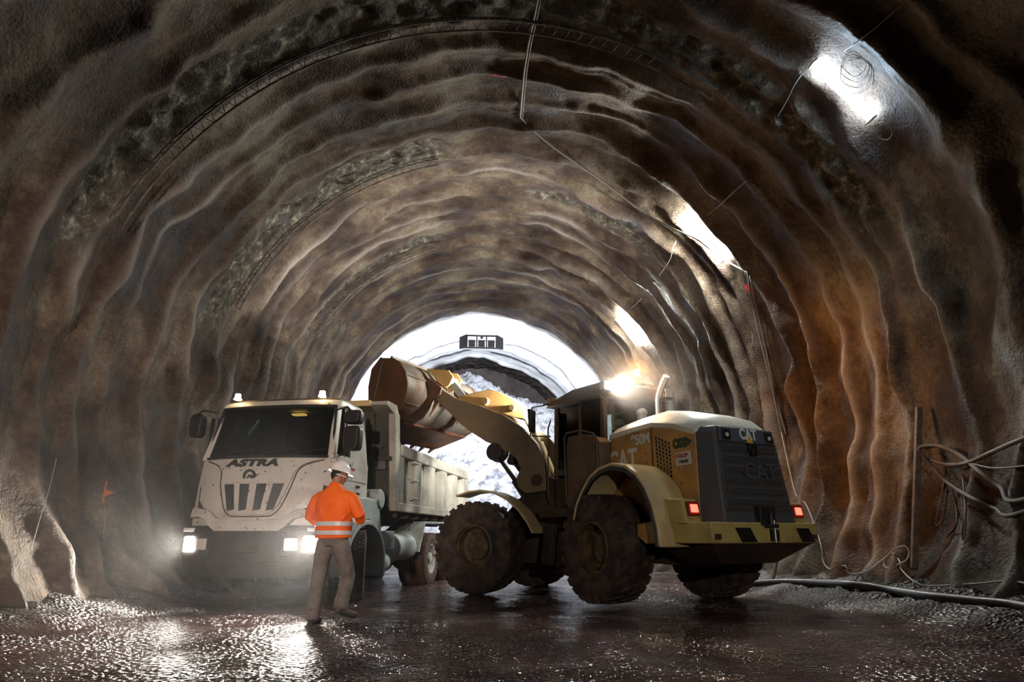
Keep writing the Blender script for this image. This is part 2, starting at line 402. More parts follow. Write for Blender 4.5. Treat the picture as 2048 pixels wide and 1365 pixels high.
def grid_mesh(name, P, material, attr=None, flip=False):
    nr, nc = P.shape[:2]
    me = bpy.data.meshes.new(name)
    me.vertices.add(nr*nc); me.vertices.foreach_set('co', P.reshape(-1).astype(np.float32))
    i = np.arange(nr*nc).reshape(nr, nc)
    q = np.stack([i[:-1, :-1], i[:-1, 1:], i[1:, 1:], i[1:, :-1]], -1).reshape(-1, 4)
    if flip: q = q[:, ::-1]
    nf = len(q)
    me.loops.add(nf*4); me.loops.foreach_set('vertex_index', q.reshape(-1).astype(np.int32))
    me.polygons.add(nf); me.polygons.foreach_set('loop_start', np.arange(0, nf*4, 4, dtype=np.int32))
    me.polygons.foreach_set('loop_total', np.full(nf, 4, dtype=np.int32))
    me.polygons.foreach_set('use_smooth', np.ones(nf, dtype=bool))
    me.update(calc_edges=True); me.validate()
    if attr is not None:
        for k, v in attr.items():
            a = me.attributes.new(k, 'FLOAT', 'POINT'); a.data.foreach_set('value', v.reshape(-1).astype(np.float32))
    me.materials.append(material)
    o = bpy.data.objects.new(name, me); COL.objects.link(o); return o

# sprayed concrete material
def shotcrete():
    m = bpy.data.materials.new('sprayed concrete'); m.use_nodes = True; nt = m.node_tree; b = nt.nodes['Principled BSDF']
    L = nt.links.new
    tc = N(nt, 'ShaderNodeTexCoord')
    def noise(scale, detail=5, rough=0.6, vec=None):
        n = N(nt, 'ShaderNodeTexNoise'); n.inputs['Scale'].default_value = scale; n.inputs['Detail'].default_value = detail
        n.inputs['Roughness'].default_value = rough; L(vec or tc.outputs['Object'], n.inputs['Vector']); return n.outputs[0]
    def ramp(fac, stops):
        r = N(nt, 'ShaderNodeValToRGB'); e = r.color_ramp.elements
        e[0].position = stops[0][0]; e[0].color = (*stops[0][1], 1); e[1].position = stops[1][0]; e[1].color = (*stops[1][1], 1)
        for p, c in stops[2:]:
            k = e.new(p); k.color = (*c, 1)
        L(fac, r.inputs[0]); return r.outputs[0]
    def mix(f, a, bb, typ='MIX'):
        x = N(nt, 'ShaderNodeMix'); x.data_type = 'RGBA'; x.blend_type = typ
        if isinstance(f, float): x.inputs[0].default_value = f
        else: L(f, x.inputs[0])
        L(a, x.inputs[6])
        if isinstance(bb, tuple): x.inputs[7].default_value = (*bb, 1)
        else: L(bb, x.inputs[7])
        return x.outputs[2]
    base = ramp(noise(0.55, 6, 0.65), [(0.36, (0.024, 0.013, 0.009)), (0.48, (0.075, 0.048, 0.033)), (0.58, (0.17, 0.132, 0.095)), (0.70, (0.25, 0.232, 0.18))])
    stain = ramp(noise(1.7, 5, 0.7), [(0.36, (0.42, 0.28, 0.20)), (0.52, (1, 1, 1))])
    c = mix(0.75, base, stain, 'MULTIPLY')
    fine = ramp(noise(14, 5, 0.75), [(0.35, (0.66, 0.64, 0.62)), (0.6, (1.12, 1.12, 1.12))])
    c = mix(1.0, c, fine, 'MULTIPLY')
    a = N(nt, 'ShaderNodeAttribute'); a.attribute_name = 'ridge'
    sc_ = N(nt, 'ShaderNodeMath', operation='MULTIPLY'); sc_.inputs[1].default_value = 0.85; L(a.outputs['Fac'], sc_.inputs[0])
    c = mix(sc_.outputs[0], c, (0.34, 0.30, 0.27))
    a2 = N(nt, 'ShaderNodeAttribute'); a2.attribute_name = 'rock'
    rk = ramp(noise(5, 6, 0.7), [(0.35, (0.025, 0.021, 0.017)), (0.55, (0.11, 0.097, 0.072)), (0.68, (0.42, 0.39, 0.31))])
    c = mix(a2.outputs['Fac'], c, rk)
    a3 = N(nt, 'ShaderNodeAttribute'); a3.attribute_name = 'fresh'
    c = mix(a3.outputs['Fac'], c, (0.62, 0.62, 0.62))
    a4 = N(nt, 'ShaderNodeAttribute'); a4.attribute_name = 'bare'
    c = mix(a4.outputs['Fac'], c, (0.035, 0.028, 0.024))
    L(c, b.inputs['Base Color'])
    rr = N(nt, 'ShaderNodeMapRange'); rr.inputs[1].default_value = 0.4; rr.inputs[2].default_value = 0.65; rr.inputs[3].default_value = 0.5; rr.inputs[4].default_value = 0.85
    L(noise(1.1, 3), rr.inputs[0]); L(rr.outputs[0], b.inputs['Roughness'])
    b.inputs['Specular IOR Level'].default_value = 0.35
    bp = N(nt, 'ShaderNodeBump'); bp.inputs['Strength'].default_value = 0.9; bp.inputs['Distance'].default_value = 0.035
    vo = N(nt, 'ShaderNodeTexVoronoi'); vo.inputs['Scale'].default_value = 24; L(tc.outputs['Object'], vo.inputs['Vector'])
    ad = N(nt, 'ShaderNodeMath', operation='ADD'); L(noise(20, 4, 0.7), ad.inputs[0])
    ml = N(nt, 'ShaderNodeMath', operation='MULTIPLY'); ml.inputs[1].default_value = 0.35; L(vo.outputs[0], ml.inputs[0]); L(ml.outputs[0], ad.inputs[1])
    L(ad.outputs[0], bp.inputs['Height']); L(bp.outputs[0], b.inputs['Normal'])
    return m
M['shot'] = shotcrete()

def build_tunnel():
    ds = np.concatenate([np.arange(-8, 4, 0.12), np.arange(4, 16, 0.045), np.arange(16, 32, 0.075), np.arange(32, 42.6, 0.13)])
    nph = 560
    s = np.linspace(-1, 1, nph)
    D = np.repeat(ds[:, None], nph, 1)
    zc = t_zc(ds); R = t_R(ds)
    pm = np.arccos(np.clip((-0.5-zc)/0.92/R, -1, 1))
    PH = s[None, :]*pm[:, None]
    P, m = wall_pt(D, PH)
    # ridge crests carry pale lime deposits
    wob = rib_wobble(D, PH)
    rid = np.zeros_like(D)
    for i, p in enumerate(RIBS):
        rid = np.maximum(rid, np.exp(-((D+wob-p)/0.075)**2)*np.clip(0.15+1.1*vnoise(PH*3.1, i*2.7, 0, 61), 0, 1))
    fresh = sstep(31.2, 31.6, D+0.25*fbm(PH*4, D*0.3, 3, 3, 62))*(1-sstep(39.3, 40.0, D+0.5*fbm(PH*4, D*.3, 0, 3, 44)))
    bare = sstep(39.3, 40.0, D+0.5*fbm(PH*4, D*.3, 0, 3, 44))
    # thin bare seams between the fresh rounds
    for q, w in ((36.2, 0.10), (38.3, 0.22)):
        bare = np.maximum(bare, sstep(w, w*0.4, np.abs(D-q+0.25*fbm(PH*3, q, 1, 3, 63)))*sstep(-0.1, 0.25, vnoise(PH*4, q, 2, 64)+0.35)*(np.abs(PH) < 1.0))
    o = grid_mesh('ceiling', P, M['shot'], dict(ridge=rid*(1-m), rock=m*(1-bare), fresh=fresh*(1-0.5*m), bare=bare), flip=False)
    struct(o)
    # face at the end
    rr = np.linspace(0, 1, 60)[:, None]; an = np.linspace(-pi, pi, 161)[None, :]
    r = rr*6.9; x = 1.6+r*np.sin(an); z = 5.0+r*np.cos(an)
    dd = 42.2-1.0*(1-rr**2)*0+0.5*fbm(x*0.6, z*0.6, 0, 4, 71)+0.25*(0.5-worley(x*0.9, z*0.9, 0*x, 72)[0])
    Pf = np.stack([AXD[0]*dd+AXP[0]*x, AXD[1]*dd+AXP[1]*x, z+0*dd], -1)
    fm = mat('bare rock face', (0.028, 0.020, 0.018), 0.8, col2=(0.06, 0.045, 0.04), scale=1.6, thr=(0.4, 0.65), bump=0.8, bscale=6)
    struct(grid_mesh('wall_back', Pf, fm))
build_tunnel()

# ------------------------------------------------------------------ floor
def floor_h(x, y):
    x = np.asarray(x, float); y = np.asarray(y, float)+0*x
    d = AXD[0]*x+AXD[1]*y; xr = AXP[0]*x+AXP[1]*y
    xl = t_xc(d)-5.5; xrr = t_xc(d)+5.9
    h = 0.035*fbm(x*0.5, y*0.5, 0, 3, 81)+0.012*fbm(x*2.3, y*2.3, 1, 3, 82)
    # tyre ruts curving towards the camera
    rut = np.sin((x*0.93+y*0.36+0.35*np.sin(y*0.35))*2.6)
    h = h+0.016*rut*sstep(9.5, 7, y)
    h = h-0.05*np.exp(-((x+3.3)/1.9)**4)*sstep(10.2, 10.9, y)*sstep(17, 15, y)
    # spoil banked against both walls
    bl = sstep(0.9, -0.5, xr-xl); br = sstep(-1.9, 0.3, xr-xrr)
    h = h+bl*(0.30+0.14*fbm(x*2.1, y*2.1, 3, 4, 83))+br*(0.42+0.22*fbm(x*2.4, y*2.4, 5, 4, 84))
    w1, _, _ = worley(x*3.2, y*3.2, 0*x, 85)
    h = h+(bl+br)*0.10*(0.5-w1)
    return h
def fh(x, y): return float(floor_h(np.array([float(x)]), np.array([float(y)]))[0])
def floor_mat():
    m = bpy.data.materials.new('wet red mud'); m.use_nodes = True; nt = m.node_tree; b = nt.nodes['Principled BSDF']; L = nt.links.new
    tc = N(nt, 'ShaderNodeTexCoord')
    def noise(scale, detail=4, rough=0.6, dist=0.0):
        n = N(nt, 'ShaderNodeTexNoise'); n.inputs['Scale'].default_value = scale; n.inputs['Detail'].default_value = detail
        n.inputs['Roughness'].default_value = rough; n.inputs['Distortion'].default_value = dist; L(tc.outputs['Object'], n.inputs['Vector']); return n.outputs[0]
    r = N(nt, 'ShaderNodeValToRGB'); e = r.color_ramp.elements
    e[0].position = 0.38; e[0].color = (0.034, 0.013, 0.010, 1); e[1].position = 0.65; e[1].color = (0.105, 0.042, 0.031, 1)
    L(noise(0.8, 5, 0.65), r.inputs[0])
    at = N(nt, 'ShaderNodeAttribute'); at.attribute_name = 'bank'
    r2 = N(nt, 'ShaderNodeValToRGB'); e2 = r2.color_ramp.elements
    e2[0].position = 0.38; e2[0].color = (0.018, 0.013, 0.011, 1); e2[1].position = 0.66; e2[1].color = (0.042, 0.027, 0.020, 1); L(noise(5, 5, 0.7), r2.inputs[0])
    mx = N(nt, 'ShaderNodeMix'); mx.data_type = 'RGBA'; L(at.outputs['Fac'], mx.inputs[0]); L(r.outputs[0], mx.inputs[6]); L(r2.outputs[0], mx.inputs[7])
    L(mx.outputs[2], b.inputs['Base Color'])
    # water film: sleek in the hollows, stippled elsewhere
    rr = N(nt, 'ShaderNodeMapRange'); rr.inputs[1].default_value = 0.40; rr.inputs[2].default_value = 0.62; rr.inputs[3].default_value = 0.07; rr.inputs[4].default_value = 0.22
    L(noise(0.45, 3, 0.5, 0.6), rr.inputs[0]); rm_ = N(nt, 'ShaderNodeMath', operation='MULTIPLY_ADD'); rm_.inputs[1].default_value = 0.35; L(at.outputs['Fac'], rm_.inputs[0]); L(rr.outputs[0], rm_.inputs[2]); L(rm_.outputs[0], b.inputs['Roughness'])
    b.inputs['Specular IOR Level'].default_value = 0.6
    sm = N(nt, 'ShaderNodeMapRange'); sm.inputs[1].default_value = 0.38; sm.inputs[2].default_value = 0.60; sm.inputs[3].default_value = 0.35; sm.inputs[4].default_value = 1.0
    L(noise(0.7, 3, 0.5, 0.8), sm.inputs[0])
    b1 = N(nt, 'ShaderNodeBump'); b1.inputs['Distance'].default_value = 0.03; b1.inputs['Strength'].default_value = 0.5
    L(noise(5.0, 3, 0.5), b1.inputs['Height'])
    b2 = N(nt, 'ShaderNodeBump'); b2.inputs['Distance'].default_value = 0.12; L(sm.outputs[0], b2.inputs['Strength'])
    vo = N(nt, 'ShaderNodeTexVoronoi'); vo.inputs['Scale'].default_value = 26; vo.feature = 'SMOOTH_F1'; L(tc.outputs['Object'], vo.inputs['Vector'])
    L(vo.outputs[0], b2.inputs['Height']); L(b1.outputs[0], b2.inputs['Normal']); L(b2.outputs[0], b.inputs['Normal'])
    return m
M['floor'] = floor_mat()
def build_floor():
    ys = np.concatenate([np.arange(-8, 1.5, 0.4), np.arange(1.5, 9, 0.028), np.arange(9, 20, 0.07), np.arange(20, 44, 0.3)])
    xs = np.concatenate([np.arange(-9, -6, 0.2), np.arange(-6, 8, 0.045), np.arange(8, 10.5, 0.2)])
    X, Y = np.meshgrid(xs, ys)
    P = np.stack([X, Y, floor_h(X, Y)], -1)
    d = AXD[0]*X+AXD[1]*Y; xr = AXP[0]*X+AXP[1]*Y
    bank = np.maximum(sstep(0.9, 0.1, xr-(t_xc(d)-5.5)), sstep(-1.9, -0.9, xr-(t_xc(d)+5.9)+0.3*fbm(X, Y, 0, 3, 86)))
    struct(grid_mesh('floor', P, M['floor'], dict(bank=bank)))
build_floor()

# ------------------------------------------------------------------ muck pile below the face
def build_muck():
    u = np.linspace(-6.2, 7.2, 380)[None, :]; v = np.linspace(29.0, 42.4, 420)[:, None]
    xr = u+0*v; d = v+0*u
    edge = 29.3+0.9*fbm(xr*0.4, 0, 0, 3, 91)+0.10*np.abs(xr-1.0)
    top = 10.9-0.49*np.maximum(xr-0.2, 0)
    t = np.clip((d-edge)/12.6, 0, None)
    h = np.minimum(t*12.0*0.98, top)-0.2*sstep(0.3, 0, t)
    h = h+0.45*fbm(xr*0.55, d*0.55, 0, 4, 92)*sstep(0, 0.08, t)
    w1, w2, cid = worley(xr*1.1, d*1.1, h*0.9, 93); a1, a2, cid2 = worley(xr*3.1, d*3.1, h*2.5, 94)
    b1, b2, _ = worley(xr*7.3, d*7.3, h*6, 95)
    k = sstep(-0.02, 0.05, t)
    h = h+k*(0.34*(cid-0.5)*sstep(0, 0.25, w2-w1)+0.22*(cid2-0.4)*sstep(0.02, 0.2, a2-a1)+0.07*(0.5-b1))
    P = np.stack([AXD[0]*d+AXP[0]*xr, AXD[1]*d+AXP[1]*xr, h], -1)
    mm = mat('blasted rock', (0.34, 0.34, 0.36), 0.8, col2=(0.10, 0.10, 0.11), scale=2.2, thr=(0.48, 0.62), bump=1.0, bscale=9)
    o = grid_mesh('muck_pile', P, mm)
    tag(o, 'steep pale heap of blasted rock below the tunnel face, floodlit bluish white', 'rubble', kind='stuff')
build_muck()
# ------------------------------------------------------------------ wheels
def wheel(parent, c, side, R, W, rimr, mt, mr, lugs=26, lug=0.03, kind='loader', xf=None):
    h = W/2
    k = R/0.80
    if kind == 'loader':
        prof = [(rimr, -h*.80), (rimr+.08, -h*.95), (R*.80, -h*1.02), (R*.93, -h*.93), (R*.965, -h*.7), (R*.975, 0), (R*.965, h*.7), (R*.93, h*.93), (R*.80, h*1.02), (rimr+.08, h*.95), (rimr, h*.80)]
    else:
        prof = [(rimr, -h*.85), (rimr+.05, -h*.97), (R*.78, -h*1.03), (R*.94, -h*.95), (R*.985, -h*.86), (R, -h*.3), (R, h*.3), (R*.985, h*.86), (R*.94, h*.95), (R*.78, h*1.03), (rimr+.05, h*.97), (rimr, h*.85)]
    m = MB().lathe(prof, c, 'x', 56)
    if kind == 'loader':
        for sgn in (-1, 1):
            for i in range(lugs):
                a = 2*pi*(i+(0.5 if sgn > 0 else 0))/lugs; w = 2*pi/lugs*0.30; sk = 0.16*sgn
                q = []
                for rr in (R*.95, R*1.005):
                    for (hh, aa) in ((0.03*sgn, a-w*.8+sk), (h*.98*sgn, a-w), (h*.98*sgn, a+w), (0.03*sgn, a+w*.8+sk)):
                        r2 = rr if abs(hh) < h*.5 else rr*(0.985 if rr > R*.97 else 0.95)
                        q.append((c[0]+hh, c[1]+r2*cos(aa), c[2]+r2*sin(aa)))
                m.hexa(q)
                # shoulder block running down the sidewall
                q = []
                for hh in (h*.86, h*1.03):
                    for (r2, aa) in ((R*.84, a-w*.7), (R*.97, a-w), (R*.97, a+w), (R*.84, a+w*.7)):
                        q.append((c[0]+hh*sgn, c[1]+r2*cos(aa), c[2]+r2*sin(aa)))
                m.hexa(q)
    else:
        # circumferential tread ribs cut by sipes
        for j, hx in enumerate((-.78, -.40, 0, .40, .78)):
            n = 48 if abs(hx) > .7 else 40
            for i in range(n):
                a = 2*pi*(i+0.5*(j % 2))/n; w = 2*pi/n*0.40; q = []
                for rr in (R*.97, R*1.022):
                    for (hh, aa) in ((hx*h-h*.145, a-w), (hx*h+h*.145, a-w), (hx*h+h*.145, a+w), (hx*h-h*.145, a+w)):
                        q.append((c[0]+hh, c[1]+rr*cos(aa), c[2]+rr*sin(aa)))
                m.hexa(q)
    if xf is not None: m.xf(xf)
    t = m.build('wheel', mt, parent, smooth=40)
    s = side  # outward x direction of the dish
    if kind == 'loader':
        rp = [(rimr+.03, s*h*.86), (rimr+.03, s*h*.70), (rimr-.02, s*h*.66), (rimr-.03, s*h*.10), (rimr*.62, s*h*.02), (rimr*.58, s*h*.30), (rimr*.30, s*h*.36), (0.01, s*h*.36), (0.01, -s*h*.2), (rimr-.01, -s*h*.8), (rimr+.0, s*h*.60), (rimr-.0, s*h*.9)]
    else:
        rp = [(rimr+.02, s*h*.92), (rimr-.02, s*h*.84), (rimr-.04, s*h*.2), (rimr*.72, s*h*.02), (rimr*.58, s*h*.10), (rimr*.46, s*h*.14), (rimr*.42, s*h*.75), (rimr*.30, s*h*.85), (0.01, s*h*.85), (0.01, -s*h*.3), (rimr-.03, -s*h*.8), (rimr+.01, s*h*.5), (rimr+.015, s*h*.9)]
    rm = MB().lathe(rp, c, 'x', 40)
    nb = 12 if kind == 'loader' else 10
    for i in range(nb):
        a = 2*pi*i/nb; rr = rimr*.66
        p = (c[0]+s*h*.02, c[1]+rr*cos(a), c[2]+rr*sin(a)); rm.cyl(p, (p[0]+s*.045, p[1], p[2]), .018, n=6)
    if xf is not None: rm.xf(xf)
    rm.build('rim', mr, t, smooth=35)
    return t

# ------------------------------------------------------------------ wheel loader (rear half and articulated front half)
TH = radians(30); THF = radians(62)
LO = (2.40, 11.42, 0.0); LF = (-0.05, 13.90, 0.0)
def build_loader():
    T = thing('wheel_loader', 'big muddy yellow wheel loader with raised bucket, seen from its left rear', 'wheel loader', LO, TH)
    FM = (Matrix.Translation(LO) @ Matrix.Rotation(TH, 4, 'Z')).inverted() @ Matrix.Translation(LF) @ Matrix.Rotation(THF, 4, 'Z')
    def P(name, mb, m, bev=0.008, par=T, sm=35): return mb.build(name, m, par, bevel=bev, smooth=sm)
    def Q(name, mb, m, bev=0.008, par=T, sm=35):       # parts of the articulated front half
        mb.xf(FM); return mb.build(name, m, par, bevel=bev, smooth=sm)
    for x in (-1.13, 1.15):
        wheel(T, (x, 0, 0.795), -1 if x < 0 else 1, 0.80, 0.58, 0.36, M['rubber'], M['rim_load'])
        wheel(T, (x, 0, 0.79), -1 if x < 0 else 1, 0.80, 0.58, 0.36, M['rubber'], M['rim_load'], xf=FM)
    # --- chassis
    a = MB()
    a.prism([(-1.75, .72), (-1.75, 1.15), (1.70, 1.15), (1.78, .95), (1.78, .60), (-1.2, .55)], 'x', -.45, .45)
    a.box(-.95, .95, -.16, .16, .62, .98)
    a.cyl((-1.0, 0, .8), (1.0, 0, .8), .2, n=20)
    P('rear_frame', a, M['frame'], .015)
    a = MB()
    tw = [(-1.62, .50), (-1.62, 1.15), (-1.28, 1.62), (-1.16, 2.02), (-.86, 2.12), (-.60, 1.80), (-.05, 1.28), (.40, 1.0), (.45, .62), (0, .5)]
    a.prism(tw, 'x', -.46, -.34); a.prism(tw, 'x', .34, .46)
    a.box(-.40, .40, -1.5, .3, .55, 1.15); a.box(-.40, .40, -1.1, -.9, 1.0, 1.9)
    a.box(-.95, .95, -.16, .16, .62, .98); a.cyl((-1.0, 0, .8), (1.0, 0, .8), .2, n=20)
    Q('front_frame', a, M['frame'], .015)
    a = MB().cyl((0, 1.93, .45), (0, 1.93, 1.45), .16, n=20); a.box(-.24, .24, 1.65, 2.1, .55, .72); a.box(-.24, .24, 1.65, 2.1, 1.1, 1.28)
    a.cyl((-.34, 1.5, .75), (-.45, 2.25, .75), .05); a.cyl((.34, 1.5, .75), (.20, 2.35, .75), .05)
    P('articulation_joint', a, M['darksteel'])
    # --- engine hood
    W = .80
    a = MB()
    prof = [(-W, 1.14), (-W, 2.42), (-W+.03, 2.50), (-.60, 2.60), (.60, 2.60), (W-.03, 2.50), (W, 2.42), (W, 1.14)]
    st = [(0.20, .06, 1.0), (-.30, .10, 1.0), (-.80, .12, 1.0), (-1.25, .04, 1.0), (-1.70, -.10, .99)]
    vs = []; n = len(prof)
    for y, dz, q in st: vs += [(x*q, y, z+(dz if z > 2 else 0)) for x, z in prof]
    fs = [tuple(range(n)), tuple(range((len(st)-1)*n, len(st)*n))]
    for i in range(len(st)-1):
        for k in range(n): fs.append((i*n+k, i*n+(k+1) % n, (i+1)*n+(k+1) % n, (i+1)*n+k))
    a.add(vs, fs); P('engine_hood', a, M['yellow'], .02)
    a = MB(); vs = []
    cap = [(-W-.012, 2.44), (-W-.002, 2.52), (-.62, 2.64), (-.42, 2.73), (.42, 2.73), (.62, 2.64), (W+.002, 2.52), (W+.012, 2.44), (W-.05, 2.42), (-W+.05, 2.42)]
    n = len(cap); cs = [(.22, .04, 1.0), (-.30, .09, 1.0), (-.78, .115, 1.0), (-.81, .115, 1.0), (-1.25, .04, 1.0), (-1.68, -.11, .97), (-1.84, -.25, .76)]
    for y, dz, q in cs: vs += [(x*q, y, z+dz) for x, z in cap]
    fs = [tuple(range(n)), tuple(range(6*n, 7*n))]
    for i in range(6):
        for k in range(n): fs.append((i*n+k, i*n+(k+1) % n, (i+1)*n+(k+1) % n, (i+1)*n+k))
    a.add(vs, fs); o = P('hood_cap', a, M['hood_top'], .012); o['label'] = 'cream top of the hood'
    a = MB(); a.box(-W-.006, -W+.01, -.82, -.80, 1.16, 2.55); P('hood_seam', a, M['frame'], 0)
    a = MB(); r = .030
    for i in range(5):
        for j in range(21):
            z = 1.28+.058*j+(0.029 if i % 2 else 0)
            if z > 2.40-.03*i: continue
            y = -.90-.066*i-(2.45-z)*0.03
            a.prism([(y+r*.86*cos(pi/3*k), z+r*.86*sin(pi/3*k)) for k in range(6)], 'x', -W-.002, -W+.012)
    P('vent_holes', a, M['black'], 0)
    # --- rear grille shroud
    a = MB(); vs = [(-.795, -1.68, 1.10), (-.795, -1.68, 2.36), (-.70, -1.68, 2.46), (.70, -1.68, 2.46), (.795, -1.68, 2.36), (.795, -1.68, 1.10),
                    (-.70, -2.05, 1.08), (-.60, -1.88, 2.40), (-.53, -1.87, 2.47), (.53, -1.87, 2.47), (.60, -1.88, 2.40), (.70, -2.05, 1.08)]
    fs = [tuple(range(6)), tuple(range(6, 12))]+[(k, (k+1) % 6, 6+(k+1) % 6, 6+k) for k in range(6)]
    a.add(vs, fs); P('rear_grille', a, M['grille'], .03)
    def gp(x, t, o=0.0):
        hw = .555+(.675-.555)*t; y = -1.88-(2.05-1.88)*t; z = 2.45-(2.45-1.12)*t
        return (x*hw, y-o, z-o*.14)
    def gbox(x0, x1, t0_, t1_, o0, o1, o2=None):
        o2 = o1 if o2 is None else o2
        return MB().hexa([gp(x0, t1_, o0), gp(x1, t1_, o0), gp(x1, t1_, o1), gp(x0, t1_, o1), gp(x0, t0_, o0), gp(x1, t0_, o0), gp(x1, t0_, o2), gp(x0, t0_, o2)])
    for t in (.19, .30, .41, .52, .63, .74):
        P('louvre', gbox(-.90, .92, t, t+.07, -.01, .006, .050), M['grille'], .008)
    P('badge_panel', gbox(-.98, .98, .0, .155, -.01, .030), M['grille_b'], .008)
    for sx in (-1, 1):
        o = P('rear_lamp', gbox(sx*.76-.14, sx*.76+.14, .02, .135, .02, .048), M['black'], .008)
        c = gp(sx*.76, .085, .048); MB().cyl(c, (c[0], c[1]-.012, c[2]), .030, n=16).build('lens', M['paper'], o)
    c = gp(.02, .068, .038)
    text('cat_lettering', 'CAT', .215, M['white'], T, c, (1, 0, 0), (0, .13, 1), .004, .82, .008)
    q = [gp(-.10, .155, .040), gp(.14, .155, .040), gp(.02, .085, .040)]; q2 = [gp(-.10, .155, .050), gp(.14, .155, .050), gp(.02, .085, .050)]
    a = MB().add(q+q2, [(0, 1, 2), (5, 4, 3), (0, 3, 4, 1), (1, 4, 5, 2), (2, 5, 3, 0)]); P('logo_triangle', a, M['catyellow'], 0)
    a = MB(); c = gp(0.04, .20, .05); a.box(c[0]-.08, c[0]+.08, c[1]-.04, c[1]+.03, c[2]-.06, c[2]+.05); a.box(c[0]-.045, c[0]+.045, c[1]-.06, c[1], c[2]-.13, c[2]-.03)
    P('hood_latch', a, M['black'], .01)
    text('embossed_lettering', 'CAT', .34, M['grille'], T, gp(.16, .47, .045), (1, 0, 0), (0, .13, 1), .022, .95, .004)
    a = MB(); a.box(-.12, .18, -2.13, -2.0, 1.10, 1.36); a.cyl((.03, -2.17, 1.04), (.03, -2.17, 1.26), .028, n=12); a.box(-.06, .12, -2.22, -2.08, 1.07, 1.12)
    P('tow_hitch', a, M['darksteel'], .008)
    P('grille_seam', gbox(-.97, .97, .850, .860, 0, .008), M['frame'], 0)
    # --- counterweight bumper
    a = MB(); zt, zb = 1.14, .87
    pl = [(-1.20, -1.25), (-1.20, -1.62), (-1.04, -2.12), (1.04, -2.12), (1.20, -1.62), (1.20, -1.25)]
    vs = [(x*.985, y*.995, zb) for x, y in pl]+[(x, y, zt) for x, y in pl]; n = 6
    a.add(vs, [tuple(range(n))[::-1], tuple(range(n, 2*n))]+[(k, (k+1) % n, n+(k+1) % n, n+k) for k in range(n)])
    P('counterweight', a, M['cw'], .018)
    a = MB(); a.hexa([(-.55, -1.75, .60), (.55, -1.75, .60), (.55, -1.1, .58), (-.55, -1.1, .58), (-1.0, -2.08, .88), (1.0, -2.08, .88), (1.0, -1.0, .88), (-1.0, -1.0, .88)]); P('counterweight_belly', a, M['frame'], .01)
    for x0, x1 in ((-.62, -.34), (.58, .84)):
        a = MB(); a.add([(x0+.12, -2.128, .885), (x1+.12, -2.128, .885), (x1-.0, -2.128, 1.07), (x0+.0, -2.128, 1.07), (x0+.12, -2.08, .885), (x1+.12, -2.08, .885), (x1, -2.08, 1.07), (x0, -2.08, 1.07)],
            [(0, 1, 2, 3), (7, 6, 5, 4), (0, 4, 5, 1), (1, 5, 6, 2), (2, 6, 7, 3), (3, 7, 4, 0)]); P('pocket', a, M['black'], 0)
    a = MB(); a.box(-.02, .20, -2.15, -2.08, .88, 1.07); P('hitch_plate', a, M['cw'], .006)
    a = MB(); a.box(.0, .18, -2.157, -2.11, .895, 1.045); o = P('hitch_opening', a, M['black'], 0); MB().cyl((.09, -2.165, .88), (.09, -2.165, 1.17), .020, n=12).build('hitch_pin', M['steel'], o)
    for x in (-.94, .96):
        a = MB(); a.box(x-.05, x+.05, -2.135, -2.11, .92, .99); P('step_notch', a, M['frame'], .006)
    for sx in (-1, 1):
        x0, x1 = sx*1.20, sx*.93; x0, x1 = min(x0, x1), max(x0, x1)
        a = MB(); a.hexa([(x0, -1.83, 1.12), (x1, -1.83, 1.12), (x1, -1.35, 1.12), (x0, -1.35, 1.12), (x0, -1.76, 1.44), (x1, -1.76, 1.44), (x1, -1.35, 1.46), (x0, -1.35, 1.46)])
        P('lamp_post', a, M['cw'], .012)
        xm = sx*1.04
        a = MB(); a.hexa([(xm-.10, -1.845, 1.22), (xm+.10, -1.845, 1.22), (xm+.10, -1.76, 1.22), (xm-.10, -1.76, 1.22), (xm-.10, -1.815, 1.41), (xm+.10, -1.815, 1.41), (xm+.10, -1.74, 1.41), (xm-.10, -1.74, 1.41)])
        o = P('tail_light', a, M['tail_house'], .01)
        a = MB(); a.hexa([(xm-.062, -1.857, 1.265), (xm+.062, -1.857, 1.265), (xm+.062, -1.79, 1.265), (xm-.062, -1.79, 1.265), (xm-.062, -1.835, 1.37), (xm+.062, -1.835, 1.37), (xm+.062, -1.77, 1.37), (xm-.062, -1.77, 1.37)])
        o2 = a.build('lens', M['tail'], o, bevel=.006); o2['label'] = 'glowing red lens'
        a = MB(); a.prism([(-.78, .96), (-.78, 1.13), (-1.40, 1.20), (-1.40, .86), (-.95, .86)], 'x', sx*1.15, sx*.85); P('side_skirt', a, M['yellow'], .012)
    # --- rear fenders
    arc = [(.42, 1.22), (.33, 1.45), (.17, 1.66), (-.05, 1.86), (-.30, 1.97), (-.60, 2.01), (-.92, 1.95), (-1.15, 1.82), (-1.34, 1.62), (-1.48, 1.35), (-1.56, 1.05), (-1.58, .82)]
    for sx in (-1, 1):
        xo = sx*1.44; xi = sx*.80; inn = []; inn2 = []; o2 = []
        for y, z in arc:
            dy, dz = y+.5, z-.85; L_ = sqrt(dy*dy+dz*dz); inn.append((y-dy/L_*.05, z-dz/L_*.05)); inn2.append((y-dy/L_*.11, z-dz/L_*.11)); o2.append((y-dy/L_*.045, z-dz/L_*.045))
        a = MB(); a.prism(arc+inn[::-1], 'x', xo, xi); P('rear_fender', a, M['yellow_hi'], .02)
        a = MB(); a.prism(o2+inn2[::-1], 'x', xo-sx*.01, xo-sx*.06); P('fender_lip', a, M['black'], .004)
    # --- front fenders
    arc = [(.42, 1.70), (.15, 1.77), (-.12, 1.79), (-.40, 1.74), (-.66, 1.62), (-.90, 1.42), (-1.08, 1.20), (-1.18, 1.02)]
